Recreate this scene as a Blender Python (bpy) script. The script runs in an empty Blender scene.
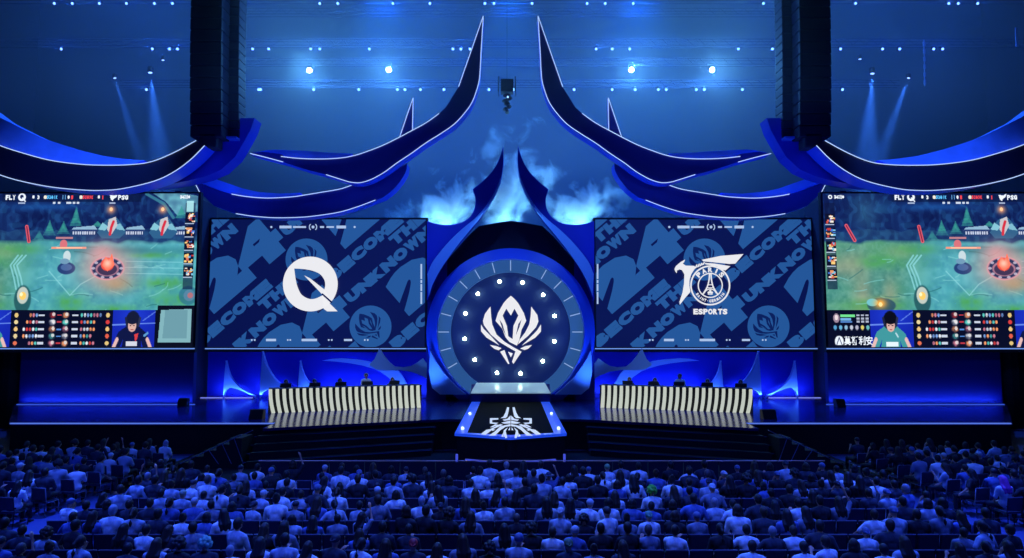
import bpy, bmesh, math, random
import numpy as np
from mathutils import Vector, Matrix, geometry
PI = math.pi
rnd = random.Random(7)
SC = bpy.context.scene
COL = SC.collection
# ------------------------------------------------------------------ camera
F = 650.0
AX = 510.6                       # the stage axis in the 1024 px frame
PITCH = math.atan(51.0 / F)
CAM_H = 5.5
cd = bpy.data.cameras.new('camera')
cd.sensor_width = 36.0
cd.lens = F / 1024.0 * 36.0
cd.shift_x = (512 - AX) / 1024.0
cd.clip_end = 300
cam = bpy.data.objects.new('camera', cd)
COL.objects.link(cam)
cam.location = (0, 0, CAM_H)
cam.rotation_euler = (PI / 2 + PITCH, 0, 0)
SC.camera = cam
CP, SP = math.cos(PITCH), math.sin(PITCH)

def at(px, py, Y):
    """point on the plane y=Y that the photograph shows at (px, py)"""
    u = (px - AX) / F
    v = (279 - py) / F
    d = Vector((u, CP - SP * v, SP + CP * v))
    k = Y / d.y
    return Vector((d.x * k, Y, CAM_H + d.z * k))

def on_z(px, py, z):
    u = (px - AX) / F
    v = (279 - py) / F
    d = Vector((u, CP - SP * v, SP + CP * v))
    k = (z - CAM_H) / d.z
    return Vector((d.x * k, d.y * k, z))

def mx(p):                       # mirror a photo point about the stage axis
    return (2 * AX - p[0], p[1])
# ------------------------------------------------------------------ materials
def lin(c):
    return tuple(((x / 255.0) / 12.92 if x / 255.0 <= 0.04045 else ((x / 255.0 + 0.055) / 1.055) ** 2.4) for x in c)

MATS = {}
def mat(name, rgb, rough=0.6, metal=0.0, emit=None, es=1.0, noise=None, bump=0.0, objcol=False, spec=0.5):
    if name in MATS:
        return MATS[name]
    m = bpy.data.materials.new(name)
    m.use_nodes = True
    nt = m.node_tree
    b = nt.nodes['Principled BSDF']
    c = lin(rgb)
    b.inputs['Base Color'].default_value = (*c, 1)
    b.inputs['Roughness'].default_value = rough
    b.inputs['Metallic'].default_value = metal
    b.inputs['Specular IOR Level'].default_value = spec
    if emit is not None:
        b.inputs['Emission Color'].default_value = (*lin(emit), 1)
        b.inputs['Emission Strength'].default_value = es
    src = None
    if objcol:
        oi = nt.nodes.new('ShaderNodeObjectInfo')
        nt.links.new(oi.outputs['Color'], b.inputs['Base Color'])
        src = oi.outputs['Color']
    if noise:
        tc = nt.nodes.new('ShaderNodeTexCoord')
        n = nt.nodes.new('ShaderNodeTexNoise')
        n.inputs['Scale'].default_value = noise[0]
        n.inputs['Detail'].default_value = 4
        nt.links.new(tc.outputs['Object'], n.inputs['Vector'])
        mr = nt.nodes.new('ShaderNodeMapRange')
        mr.inputs['To Min'].default_value = 1 - noise[1]
        mr.inputs['To Max'].default_value = 1 + noise[1]
        nt.links.new(n.outputs['Fac'], mr.inputs['Value'])
        mm = nt.nodes.new('ShaderNodeVectorMath')
        mm.operation = 'MULTIPLY'
        if src:
            nt.links.new(src, mm.inputs[0])
        else:
            mm.inputs[0].default_value = c
        nt.links.new(mr.outputs[0], mm.inputs[1])
        nt.links.new(mm.outputs[0], b.inputs['Base Color'])
        if bump:
            bp = nt.nodes.new('ShaderNodeBump')
            bp.inputs['Strength'].default_value = bump
            nt.links.new(n.outputs['Fac'], bp.inputs['Height'])
            nt.links.new(bp.outputs[0], b.inputs['Normal'])
    MATS[name] = m
    return m

def glow(name, rgb, s=1.0):
    return mat(name, (5, 5, 8), 0.5, emit=rgb, es=s)
# ------------------------------------------------------------------ objects
WL = {}
def tag(o, label=None, cat=None, group=None, kind=None):
    if label: o['label'] = label
    if cat: o['category'] = cat
    if group: o['group'] = group
    if kind: o['kind'] = kind
    return o

def empty(name, loc, label=None, cat=None, group=None, kind=None):
    o = bpy.data.objects.new(name, None)
    o.empty_display_size = 0.2
    COL.objects.link(o)
    o.location = loc
    WL[o.name] = Vector(loc)
    return tag(o, label, cat, group, kind)

def link(name, verts, faces, m, parent=None, smooth=False, fmat=None, origin=None):
    """a mesh object from world-space vertices; m may be a list of materials with fmat = index per face"""
    me = bpy.data.meshes.new(name)
    vs = [Vector(v) for v in verts]
    if origin is None:
        if parent is not None:
            origin = WL[parent.name]
        else:
            n = max(1, len(vs))
            origin = Vector((sum(v.x for v in vs) / n, sum(v.y for v in vs) / n, min(v.z for v in vs)))
    me.from_pydata([v - origin for v in vs], [], faces)
    for mm in (m if isinstance(m, (list, tuple)) else [m]):
        me.materials.append(mm)
    if fmat is not None:
        me.polygons.foreach_set('material_index', fmat)
    if smooth:
        me.polygons.foreach_set('use_smooth', [True] * len(me.polygons))
    me.update()
    o = bpy.data.objects.new(name, me)
    COL.objects.link(o)
    if parent is not None:
        o.parent = parent
        o.location = origin - WL[parent.name]
    else:
        o.location = origin
    WL[o.name] = Vector(origin)
    return o

class MB:
    """collects solids in world space"""
    def __init__(s):
        s.v, s.f, s.mi = [], [], []
    def add(s, v, f, mi=0):
        n = len(s.v)
        s.v += [Vector(p) for p in v]
        s.f += [tuple(i + n for i in q) for q in f]
        s.mi += [mi] * len(f)
    def box(s, a, b, mi=0, M=None):
        x0, y0, z0 = a; x1, y1, z1 = b
        v = [(x0,y0,z0),(x1,y0,z0),(x1,y1,z0),(x0,y1,z0),(x0,y0,z1),(x1,y0,z1),(x1,y1,z1),(x0,y1,z1)]
        if M is not None: v = [M @ Vector(p) for p in v]
        s.add(v, [(0,3,2,1),(4,5,6,7),(0,1,5,4),(1,2,6,5),(2,3,7,6),(3,0,4,7)], mi)
    def cbox(s, c, d, mi=0, M=None):
        s.box([c[i] - d[i] / 2 for i in range(3)], [c[i] + d[i] / 2 for i in range(3)], mi, M)
    def bev(s, c, d, r, mi=0, M=None):
        """box with chamfered edges"""
        hx, hy, hz = d[0]/2, d[1]/2, d[2]/2
        bm = bmesh.new()
        bmesh.ops.create_cube(bm, size=1)
        for v in bm.verts: v.co = Vector((v.co.x * d[0] + c[0], v.co.y * d[1] + c[1], v.co.z * d[2] + c[2]))
        bmesh.ops.bevel(bm, geom=list(bm.edges), offset=min(r, hx*.9, hy*.9, hz*.9), segments=2, affect='EDGES', profile=.6)
        bm.verts.index_update()
        vs = [v.co.copy() for v in bm.verts]
        if M is not None: vs = [M @ p for p in vs]
        s.add(vs, [tuple(v.index for v in f.verts) for f in bm.faces], mi)
        bm.free()
    def tube(s, pts, r, n=6, mi=0, r2=None, cap=True):
        pts = [Vector(p) for p in pts]
        rings = []
        base = len(s.v)
        N = len(pts)
        ref = Vector((0, 0, 1))
        for i, p in enumerate(pts):
            t = (pts[min(i + 1, N - 1)] - pts[max(i - 1, 0)])
            t = t.normalized() if t.length > 1e-9 else Vector((0, 0, 1))
            a = t.cross(ref)
            if a.length < 1e-3: a = t.cross(Vector((0, 1, 0)))
            a.normalize()
            b = t.cross(a)
            rr = (r[i] if isinstance(r, (list, tuple)) else (r if r2 is None else r + (r2 - r) * i / max(1, N - 1)))
            for k in range(n):
                an = 2 * PI * k / n
                s.v.append(p + a * math.cos(an) * rr + b * math.sin(an) * rr)
        for i in range(N - 1):
            for k in range(n):
                k2 = (k + 1) % n
                s.f.append((base + i*n + k, base + i*n + k2, base + (i+1)*n + k2, base + (i+1)*n + k)); s.mi.append(mi)
        if cap:
            s.f.append(tuple(base + k for k in reversed(range(n)))); s.mi.append(mi)
            s.f.append(tuple(base + (N-1)*n + k for k in range(n))); s.mi.append(mi)
    def ball(s, c, r, mi=0, seg=10, rings=7, M=None):
        if not isinstance(r, (list, tuple)): r = (r, r, r)
        v = []; f = []
        for i in range(rings + 1):
            th = PI * i / rings
            for k in range(seg):
                ph = 2 * PI * k / seg
                v.append(Vector((c[0] + r[0]*math.sin(th)*math.cos(ph), c[1] + r[1]*math.sin(th)*math.sin(ph), c[2] + r[2]*math.cos(th))))
        for i in range(rings):
            for k in range(seg):
                k2 = (k+1) % seg
                f.append((i*seg+k, (i+1)*seg+k, (i+1)*seg+k2, i*seg+k2))
        if M is not None: v = [M @ p for p in v]
        s.add(v, f, mi)
    def prism(s, pts, back, mi=0, side_mi=None):
        """front polygon given as world points, extruded by the vector 'back'"""
        pts = [Vector(p) for p in pts]
        n = len(pts)
        tris = geometry.tessellate_polygon([pts])
        back = Vector(back)
        base = len(s.v)
        s.v += pts + [p + back for p in pts]
        def nrm(t):
            a, b, c = (pts[i] for i in t)
            return (b - a).cross(c - a)
        for t in tris:
            if nrm(t).dot(back) > 0: t = (t[0], t[2], t[1])
            s.f.append(tuple(base + i for i in t)); s.mi.append(mi)
            s.f.append(tuple(base + n + i for i in (t[0], t[2], t[1]))); s.mi.append(mi)
        sm = mi if side_mi is None else side_mi
        area = Vector((0, 0, 0))
        for i in range(n): area += pts[i].cross(pts[(i+1) % n])
        flip = area.dot(back) > 0
        for i in range(n):
            j = (i + 1) % n
            q = (base+i, base+n+i, base+n+j, base+j)
            s.f.append(tuple(reversed(q)) if flip else q); s.mi.append(sm)
    def build(s, name, m, parent=None, smooth=False, origin=None):
        return link(name, s.v, s.f, m, parent, smooth, s.mi if isinstance(m, (list, tuple)) else None, origin)

def spline(pts, n=6):
    """Catmull-Rom through 2D or 3D points"""
    P = [Vector(p) for p in pts]
    out = []
    for i in range(len(P) - 1):
        p0 = P[i-1] if i > 0 else P[i] * 2 - P[i+1]
        p1, p2 = P[i], P[i+1]
        p3 = P[i+2] if i + 2 < len(P) else P[i+1] * 2 - P[i]
        for k in range(n):
            t = k / n
            out.append(0.5 * ((2*p1) + (p2-p0)*t + (2*p0-5*p1+4*p2-p3)*t*t + (3*p1-p0-3*p2+p3)*t**3))
    out.append(P[-1])
    return out
# ------------------------------------------------------------------ flat artwork, in photo units, mapped onto a screen plane
GLYPH = {}
def glyph(ch, bold=0.0):
    key = (ch, bold)
    if key not in GLYPH:
        cu = bpy.data.curves.new('g', 'FONT')
        cu.body = ch; cu.size = 1; cu.offset = bold; cu.resolution_u = 3; cu.fill_mode = 'FRONT'
        ob = bpy.data.objects.new('g', cu)
        COL.objects.link(ob)
        dg = bpy.context.evaluated_depsgraph_get()
        me = bpy.data.meshes.new_from_object(ob.evaluated_get(dg))
        v = [(p.co.x, p.co.y) for p in me.vertices]
        f = [tuple(p.vertices) for p in me.polygons]
        xs = [p[0] for p in v] or [0, 1]; ys = [p[1] for p in v] or [0, 1]
        GLYPH[key] = (v, f, min(xs), max(xs), min(ys), max(ys))
        bpy.data.objects.remove(ob); bpy.data.curves.remove(cu); bpy.data.meshes.remove(me)
    return GLYPH[key]

class Flat:
    def __init__(s):
        s.v, s.f = [], []
    def raw(s, v, f):
        n = len(s.v)
        s.v += [tuple(p) for p in v]
        s.f += [tuple(i + n for i in q) for q in f]
    def poly(s, pts, holes=()):
        loops = [[Vector((p[0], p[1], 0)) for p in pts]] + [[Vector((p[0], p[1], 0)) for p in h] for h in holes]
        tr = geometry.tessellate_polygon(loops)
        allp = [p for l in loops for p in l]
        s.raw([(p.x, p.y) for p in allp], tr)
    def rect(s, x0, y0, x1, y1):
        s.raw([(x0,y0),(x1,y0),(x1,y1),(x0,y1)], [(0,1,2,3)])
    def disc(s, cx, cy, r, n=40):
        s.poly([(cx + r*math.cos(2*PI*k/n), cy + r*math.sin(2*PI*k/n)) for k in range(n)])
    def arc(s, cx, cy, r, w, a0=0.0, a1=360.0, n=48):
        v = []; f = []
        for k in range(n + 1):
            a = math.radians(a0 + (a1 - a0) * k / n)
            for rr in (r - w/2, r + w/2): v.append((cx + rr*math.cos(a), cy + rr*math.sin(a)))
        for k in range(n): f.append((2*k, 2*k+1, 2*k+3, 2*k+2))
        s.raw(v, f)
    def line(s, pts, w):
        pts = [Vector((p[0], p[1])) for p in pts]
        for a, b in zip(pts[:-1], pts[1:]):
            d = b - a
            if d.length < 1e-6: continue
            nn = Vector((-d.y, d.x)).normalized() * w / 2
            s.raw([a+nn, b+nn, b-nn, a-nn], [(0,1,2,3)])
    def char(s, ch, cx, cy, w, h, ang=0.0, bold=0.03):
        if ch == ' ': return
        v, f, x0, x1, y0, y1 = glyph(ch, bold)
        ca, sa = math.cos(math.radians(ang)), math.sin(math.radians(ang))
        out = []
        for x, y in v:
            X = ((x - x0) / max(1e-6, x1 - x0) - .5) * w
            Yv = ((y - y0) / max(1e-6, y1 - y0) - .5) * h
            out.append((cx + X*ca - Yv*sa, cy - (X*sa + Yv*ca)))
        s.raw(out, f)
    def word(s, text, cx, cy, pitch, w, h, ang=0.0, bold=0.03):
        ca, sa = math.cos(math.radians(ang)), math.sin(math.radians(ang))
        n = len(text)
        for i, ch in enumerate(text):
            d = (i - (n - 1) / 2) * pitch
            ww = w * (0.35 if ch in 'I1' else 1)
            s.char(ch, cx + d*ca, cy - d*sa, ww, h, ang, bold)
    def build(s, name, m, parent, Y, clip=None, conv=None):
        conv = conv or (lambda p: at(p[0], p[1], Y))
        vs = [conv(p) for p in s.v]
        bm = bmesh.new()
        bv = [bm.verts.new(v) for v in vs]
        for f in s.f:
            try: bm.faces.new([bv[i] for i in f])
            except ValueError: pass
        if clip:
            x0, x1, z0, z1 = clip
            for co, no in (((x0,0,0),(-1,0,0)), ((x1,0,0),(1,0,0)), ((0,0,z0),(0,0,-1)), ((0,0,z1),(0,0,1))):
                bmesh.ops.bisect_plane(bm, geom=list(bm.verts)+list(bm.edges)+list(bm.faces), plane_co=co, plane_no=no, clear_outer=True)
        bm.verts.index_update()
        v = [x.co.copy() for x in bm.verts]
        f = [tuple(x.index for x in q.verts) for q in bm.faces]
        bm.free()
        return link(name, v, f, m, parent)

EMB = [
 [(250,40),(275,62),(300,90),(340,160),(357,215),(325,275),(308,350),(292,388),(240,362),(213,330),(190,270),(143,215),(160,160),(200,90),(225,62)],
 [(108,115),(70,165),(55,215),(62,245),(110,310),(170,362),(230,398),(282,428),(258,500),(268,515),(325,430),(270,400),(205,360),(150,310),(120,240),(112,180)],
 [(392,115),(435,175),(442,220),(425,260),(370,320),(300,378),(312,345),(350,295),(378,240),(388,180)],
 [(42,240),(42,288),(80,332),(170,386),(110,320),(60,270)],
 [(460,240),(460,290),(420,332),(325,388),(380,335),(430,285)],
 [(103,383),(150,391),(185,405),(165,420),(135,410)],
 [(398,383),(350,391),(315,408),(345,418),(370,410)],
 [(175,430),(205,418),(240,515),(230,515)],
 [(230,430),(264,442),(250,470)]]
EMB_H = [[(218,130),(250,178),(275,130),(302,178),(268,250),(262,342),(232,322),(222,250),(193,178)],
         [(170,205),(192,238),(214,318),(188,262)], [(325,205),(302,238),(285,315),(308,262)]]
def emblem(fl, conv):
    for i, p in enumerate(EMB):
        fl.poly([conv(q) for q in p], [[conv(q) for q in h] for h in EMB_H] if i == 0 else ())
# ------------------------------------------------------------------ the broadcast picture shown on both side screens
CX0, CX1, CY0, CY1, RES = 825.5, 1092.5, 193.5, 347.0, 2.0
CW, CH = int((CX1 - CX0) * RES), int((CY1 - CY0) * RES)
yy, xx = np.mgrid[0:CH, 0:CW]
XX = CX0 + (xx + .5) / RES
YY = CY0 + (yy + .5) / RES
IMG = np.zeros((CH, CW, 3))
nrs = np.random.RandomState(3)
def noise2(sx, sy, seed):
    r = np.random.RandomState(seed)
    g = r.rand(int(CH / sy) + 3, int(CW / sx) + 3)
    fx = xx / sx; fy = yy / sy
    ix = fx.astype(int); iy = fy.astype(int)
    tx = fx - ix; ty = fy - iy
    tx = tx*tx*(3-2*tx); ty = ty*ty*(3-2*ty)
    return (g[iy,ix]*(1-tx)+g[iy,ix+1]*tx)*(1-ty)+(g[iy+1,ix]*(1-tx)+g[iy+1,ix+1]*tx)*ty
def put(mask, rgb, a=1.0):
    global IMG
    m = np.clip(mask * a, 0, 1)[..., None]
    IMG = IMG * (1 - m) + np.array(rgb, float) * m
def e_(cx, cy, rx, ry, soft=0.12):
    d = np.sqrt(((XX-cx)/rx)**2 + ((YY-cy)/ry)**2)
    return np.clip((1 - d) / soft, 0, 1)
def g_(cx, cy, rx, ry):
    return np.exp(-(((XX-cx)/rx)**2 + ((YY-cy)/ry)**2))
def r_(x0, y0, x1, y1):
    return ((XX>=x0)&(XX<x1)&(YY>=y0)&(YY<y1)).astype(float)
def p_(pts):
    m = np.zeros_like(XX, bool)
    n = len(pts)
    for i in range(n):
        x1, y1 = pts[i]; x2, y2 = pts[(i+1) % n]
        if y1 == y2: continue
        c = ((YY < y1) != (YY < y2)) & (XX < (x2-x1)*(YY-y1)/(y2-y1)+x1)
        m ^= c
    return m.astype(float)
def l_(pts, w):
    m = np.zeros_like(XX)
    for (ax, ay), (bx, by) in zip(pts[:-1], pts[1:]):
        dx, dy = bx-ax, by-ay
        t = np.clip(((XX-ax)*dx+(YY-ay)*dy)/max(1e-6, dx*dx+dy*dy), 0, 1)
        d = np.hypot(XX-ax-t*dx, YY-ay-t*dy)
        m = np.maximum(m, np.clip((w/2 - d) * 2 + .5, 0, 1))
    return m
def t_(text, cx, cy, pitch, w, h, rgb, bold=0.05):
    fl = Flat(); fl.word(text, cx, cy, pitch, w, h, 0, bold)
    for f in fl.f:
        q = [fl.v[i] for i in f]
        put(p_(q), rgb)
n1, n2, n3, n4 = noise2(9, 9, 1), noise2(22, 16, 2), noise2(50, 40, 5), noise2(4, 4, 9)
# distance: dark woods and the slope behind
put(np.ones_like(XX), (10, 22, 72))
put(n2, (26, 60, 120), .55); put((n1 > .62).astype(float) * n2, (30, 84, 130), .5)
put((np.sin(XX*.55+n2*9) > .35).astype(float) * n1 * (YY < 240), (30, 72, 132), .7)
put(g_(868, 212, 14, 20), (60, 120, 150), .4)
put(g_(940, 207, 40, 4), (30, 90, 170), .6)
put(p_([(1046,193),(1075,193),(1092,196),(1092,212),(1072,216),(1060,202)]) * (.6+.4*n1), (120, 196, 205), .85)
put(l_([(1040,194),(1058,204),(1068,218)], 3), (60, 130, 150), .8)
for cx, b, h in ((944,240,20),(958,238,17),(970,232,26),(934,243,12),(992,229,8),(1076,222,16),(1086,226,20)):
    for k in range(4):
        t = k / 4
        put(p_([(cx,b-h+t*h*.5),(cx-3-t*5,b-h+h*(t*.5+.42)),(cx+3+t*5,b-h+h*(t*.5+.42))]) * (.5+.5*n4), (54, 150, 140), .7)
# stone line of the near bank
put(((YY > 228 + 5*n2) & (YY < 243)).astype(float) * (.4+.6*n1), (44, 92, 128), .55)
# meadow and river
gy = np.clip((YY - (238 + 5*n2)) / 4, 0, 1)
put(gy, (66, 138, 128))
riv = np.clip((XX - 908 + (YY-250)*.25) / 40, 0, 1)
pass
put(gy * (1-riv) * n3, (96, 158, 96), .6); put(gy * n1 * n2, (140, 190, 176), .55); put(gy * (1-n1) * (1-n3), (40, 104, 104), .55); put(gy * (n4 > .6), (120, 180, 170), .16); put(gy * riv * (.7+.3*n2), (74, 166, 184), .82); put(gy * riv * n1, (120, 206, 214), .35); put(gy * riv * (1-n2) * n4, (40, 110, 150), .5)
for cx, cy, rx, ry, a in ((852,265,16,14,.7),(862,300,10,26,.75),(889,298,8,20,.7),(835,268,12,8,.5),(900,252,14,6,.4)):
    put(g_(cx, cy, rx, ry) * gy, (176, 160, 130), a * .75)
for cx, cy, rx, ry in ((1063,284,22,6),(1075,300,26,7),(968,305,16,10),(1050,256,22,3),(880,262,20,7),(875,306,30,6),(1015,310,20,5),(915,250,20,5)):
    put(g_(cx, cy, rx, ry) * gy * (.5+n1), (70, 156, 78), .7)
put(g_(1020, 251, 70, 4) * gy, (34, 100, 110), .6)
for i in range(46):
    x0, y0 = nrs.uniform(830, 1088), nrs.uniform(246, 316)
    a = nrs.uniform(-.9, .9); L = nrs.uniform(7, 22); b = nrs.uniform(-.6, .6)
    q = [(x0 + L*t*math.cos(a+b*t), y0 + L*t*.6*math.sin(a+b*t)) for t in (0, .33, .66, 1)]
    put(l_(q, 1.0) * gy, (130, 205, 205) if i % 3 else (30, 92, 96), .5)
for k in range(3):               # stone steps down to the water
    put(l_([(914+k*4,256),(907+k*3.2,266),(911+k*3.5,278),(914+k*3.5,290)], 1.6) * gy, (134, 206, 212), .8)
put(l_([(946,272),(958,285),(968,296),(978,285),(994,276)], 1.2), (134, 206, 212), .7)
for k in range(3): put(l_([(1022,262+k*6),(1080,263+k*6)], .7), (150, 220, 225), .6)
# huts, walls and towers
for x0, x1 in ((965, 992), (1019, 1040), (1066, 1086)):
    put(p_([(x0+3,228),(x1-3,226),(x1,230),(x0,232)]), (150, 190, 214), .9)
    put(r_(x0, 230, x1, 232), (40, 60, 110)); put(((XX*1.3).astype(int) % 3 > 0) * r_(x0+2, 232, x1-2, 235), (205, 214, 235), .9)
    put(r_(x0, 235, x1, 237), (34, 60, 110), .8)
for cx in (1006, 1058):
    put(p_([(cx-14,233),(cx-7,222),(cx-3,219),(cx+5,218),(cx+10,224),(cx+15,233),(cx+9,239),(cx-9,239)]), (44, 92, 132))
    put(p_([(cx-13,230),(cx-9,223),(cx-3,227),(cx-6,231)]), (128, 190, 206)); put(p_([(cx+3,225),(cx+9,224),(cx+14,231),(cx+6,230)]), (120, 180, 200))
    put(p_([(cx-3,220),(cx+4,217),(cx+6,226),(cx,236),(cx-4,230)]), (190, 190, 196))
    put(l_([(cx+2,222),(cx,228),(cx-1,235)], 2.6), (206, 44, 62))
    put(g_(cx-1, 210, 4, 4), (236, 160, 120), .9); put(e_(cx-1, 209.5, 1.8, 2), (255, 200, 150))
# red banners
for pts in ([(921,227),(924,242)], [(848,226),(856,241)]):
    put(l_(pts, 3.4), (220, 90, 104)); put(l_(pts, 1.2), (120, 30, 60))
# robed figure with a bar over its head, on a dark dais
put(e_(963, 269, 9.5, 6.5), (28, 58, 112)); put(e_(963, 268, 6, 3.6), (60, 96, 150))
put(e_(963, 257, 4, 6), (190, 214, 220)); put(e_(959, 245, 4, 5), (208, 110, 118)); put(e_(961, 262, 5, 3), (100, 150, 180))
put(r_(951, 237.5, 968, 239.5), (220, 140, 140), .8); put(r_(947, 247.4, 982, 249.6), (236, 150, 124)); put(r_(952, 248, 978, 248.8), (255, 196, 160))
# glowing portal on the floor
put(g_(1004, 268, 27, 20), (240, 150, 140), .8); put(g_(997, 252, 14, 9), (236, 156, 160), .6)
put(g_(1014, 285, 15, 8), (200, 140, 90), .55)
put(e_(1004, 269, 18, 12.5), (222, 150, 160)); put(e_(1004, 269, 16.3, 11), (40, 50, 86))
put(e_(1004, 269.5, 12.5, 8), (176, 120, 138)); put(e_(1004, 270, 10.5, 6.5), (64, 50, 80))
for k in range(10):
    a = k / 10 * 2 * PI
    put(e_(1004+14*math.cos(a), 269+9.4*math.sin(a), 2, 1.4), (206, 190, 206), .8)
put(e_(1004, 265, 7, 7), (232, 76, 60)); put(p_([(999,266),(1002,257),(1005,262),(1008,254),(1011,266),(1004,272)]), (255, 112, 84)); put(g_(1004, 264, 4, 4), (255, 210, 190), .8)
# stone gems
put(e_(921, 300, 9, 15), (30, 76, 82), .8); put(e_(921, 296, 6, 9), (186, 196, 186)); put(e_(921, 296.5, 3.6, 4.2), (250, 200, 100)); put(e_(919.5, 295, 1.6, 2), (255, 240, 190))
put(e_(880, 306, 15, 8), (40, 74, 96), .9); put(e_(871, 303, 6, 4), (110, 190, 200)); put(g_(879, 304, 6, 5), (255, 176, 70)); put(e_(879, 305, 2, 2.4), (255, 224, 150))
put(e_(1086, 296, 10, 10), (46, 110, 136), .8); put(e_(1087, 296, 6, 6), (90, 130, 160), .8); put(e_(1088, 296, 3, 3), (170, 110, 120))
# score strip on top
put(r_(895, 193, 1035, 202), (8, 16, 50), .55)
W_ = (232, 240, 250)
t_('FLY', 903, 197.5, 3.5, 3.0, 4.6, W_)
put(e_(914.5, 197.3, 4.2, 4.2), W_); put(e_(914.3, 196.8, 2.0, 2.2), (14, 30, 80)); put(l_([(915,198),(918,201.5)], 1.2), W_)
put(r_(911, 202.6, 918, 204), (190, 205, 230), .8)
put(e_(926, 197, 1.3, 1.8), W_); t_('3', 931, 197.3, 2, 2, 4, W_)
put(e_(938, 197.2, 1.8, 2), (230, 224, 210)); t_('52.1K', 945, 197.3, 2.2, 1.9, 3.6, (90, 190, 250))
t_('11', 957, 197.3, 2.6, 2.2, 4.2, (110, 180, 240)); put(e_(961.5, 197.2, 1.0, 2), W_); t_('8', 965, 197.3, 2, 2.2, 4.2, (236, 70, 80))
put(e_(974, 197.2, 1.8, 2), (230, 224, 210)); t_('50.9K', 981, 197.3, 2.2, 1.9, 3.6, (236, 70, 80))
put(e_(992, 197, 1.3, 1.8), W_); t_('1', 996, 197.3, 2, 2, 4, (236, 70, 80))
put(p_([(1003,195),(1008,195.5),(1011,193.6),(1010,197),(1007,199),(1006,201.5),(1004,199)]), W_); put(r_(1003, 202.6, 1009, 204), (190, 205, 230), .8)
t_('PSG', 1016.5, 197.5, 3.4, 3.0, 4.6, W_)
for x0 in (946, 951, 959.5, 966, 970): put(r_(x0, 202, x0+2.4+(x0 == 959.5)*2.5, 204), W_, .85)
t_('34:10', 1079, 197, 2.0, 1.8, 3.6, W_); put(e_(833, 197, 2.3, 2.3), W_); put(e_(833, 197, 1.1, 1.1), (14, 30, 80)); t_('34:10', 842, 197, 2.0, 1.8, 3.6, W_)
# columns of portraits at both edges
def column(x0, x1, ys, seed):
    r = np.random.RandomState(seed)
    pal = [(236,226,214),(226,150,100),(190,60,60),(70,120,210),(30,30,60),(240,200,120),(120,190,220),(210,110,90)]
    put(r_(x0, 203, x1, 290), (10, 16, 50), .55)
    for y0 in ys:
        put(r_(x0, y0, x1, y0+10.5), (12, 16, 40))
        for _ in range(15):
            x, y = r.uniform(x0+.5, x1-2), r.uniform(y0+.5, y0+8)
            put(r_(x, y, min(x1, x+r.uniform(1, 4)), y+r.uniform(1, 2.6)), pal[r.randint(len(pal))])
        put(r_(x0, y0+10.6, x1-1, y0+11.5), (200, 216, 240), .8)
column(827, 837, (214, 228, 242, 256, 270), 4)
column(1080, 1090, (213, 226.5, 240, 253.5, 267), 8)
put(r_(1081, 201, 1088, 212), (170, 226, 230), .9)
# lower strip: player cameras, item table, sponsor
put(r_(825, 317.5, 1093, 347.2), (8, 12, 36))
def player(x0, x1, shirt, hair, cxp, lean):
    put(r_(x0, 317.5, x1, 347.2), (20, 38, 168)); put(g_((x0+x1)/2, 322, 16, 10) * r_(x0, 317.5, x1, 347.2), (30, 60, 205), .8)
    put(l_([(x0,329.5),(x1,328)], 1.0), (120, 160, 240), .8); put(l_([(x1-12,326),(x1,319)], .8), (120, 160, 240), .7)
    put(p_([(cxp-7,331),(cxp+7,331),(cxp+14,336),(cxp+19,347.2),(cxp+11,347.2),(cxp+9,342),(cxp+9,347.2),(cxp-10,347.2),(cxp-9,341),(cxp-12,347.2),(cxp-20,347.2),(cxp-14,335)]), shirt)
    for s, xa in ((-1, cxp-17), (1, cxp+17)):
        put(l_([(xa-s*2,341),(xa+s*1.2,347.2)], 3.2), (222, 180, 176))
    put(e_(cxp, 326, 7.5, 8.2), hair); put(e_(cxp+lean, 330, 4.4, 5.4), (214, 172, 162)); put(e_(cxp+lean, 325.6, 5.6, 3.8), hair)
    put(l_([(cxp-7,324),(cxp-5.6,330)], 2.2), (30, 36, 60)); put(l_([(cxp+7,324),(cxp+5.6,330)], 2.2), (40, 46, 76))
    put(r_(cxp+lean-2.6, 329.4, cxp+lean-1, 330.4), (40, 26, 30)); put(r_(cxp+lean+1, 329.4, cxp+lean+2.6, 330.4), (40, 26, 30)); put(r_(cxp+lean-1.2, 332.8, cxp+lean+1.4, 333.5), (160, 80, 86))
player(868, 910.5, (62, 146, 152), (10, 12, 24), 888, 0.2)
put(r_(883, 343, 895, 346.4), (220, 236, 240)); put(l_([(893,336),(895,339)], 1.4), W_, .7)
player(1012, 1054, (14, 22, 66), (20, 26, 54), 1032, -.6)
put(p_([(1034,337),(1038,336),(1037,341),(1035,343)]), (206, 60, 66)); put(l_([(1047,336),(1044,338)], 2), (90, 150, 200))
t_('BETTY', 1031.5, 344.2, 2.4, 2.1, 3.4, W_) if False else put(r_(1026, 342.6, 1037, 345.8), (225, 228, 236), .9)
r5 = np.random.RandomState(12)
pal5 = [(226,232,240),(120,160,220),(206,60,60),(236,150,100),(90,200,190),(200,120,140)]
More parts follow.
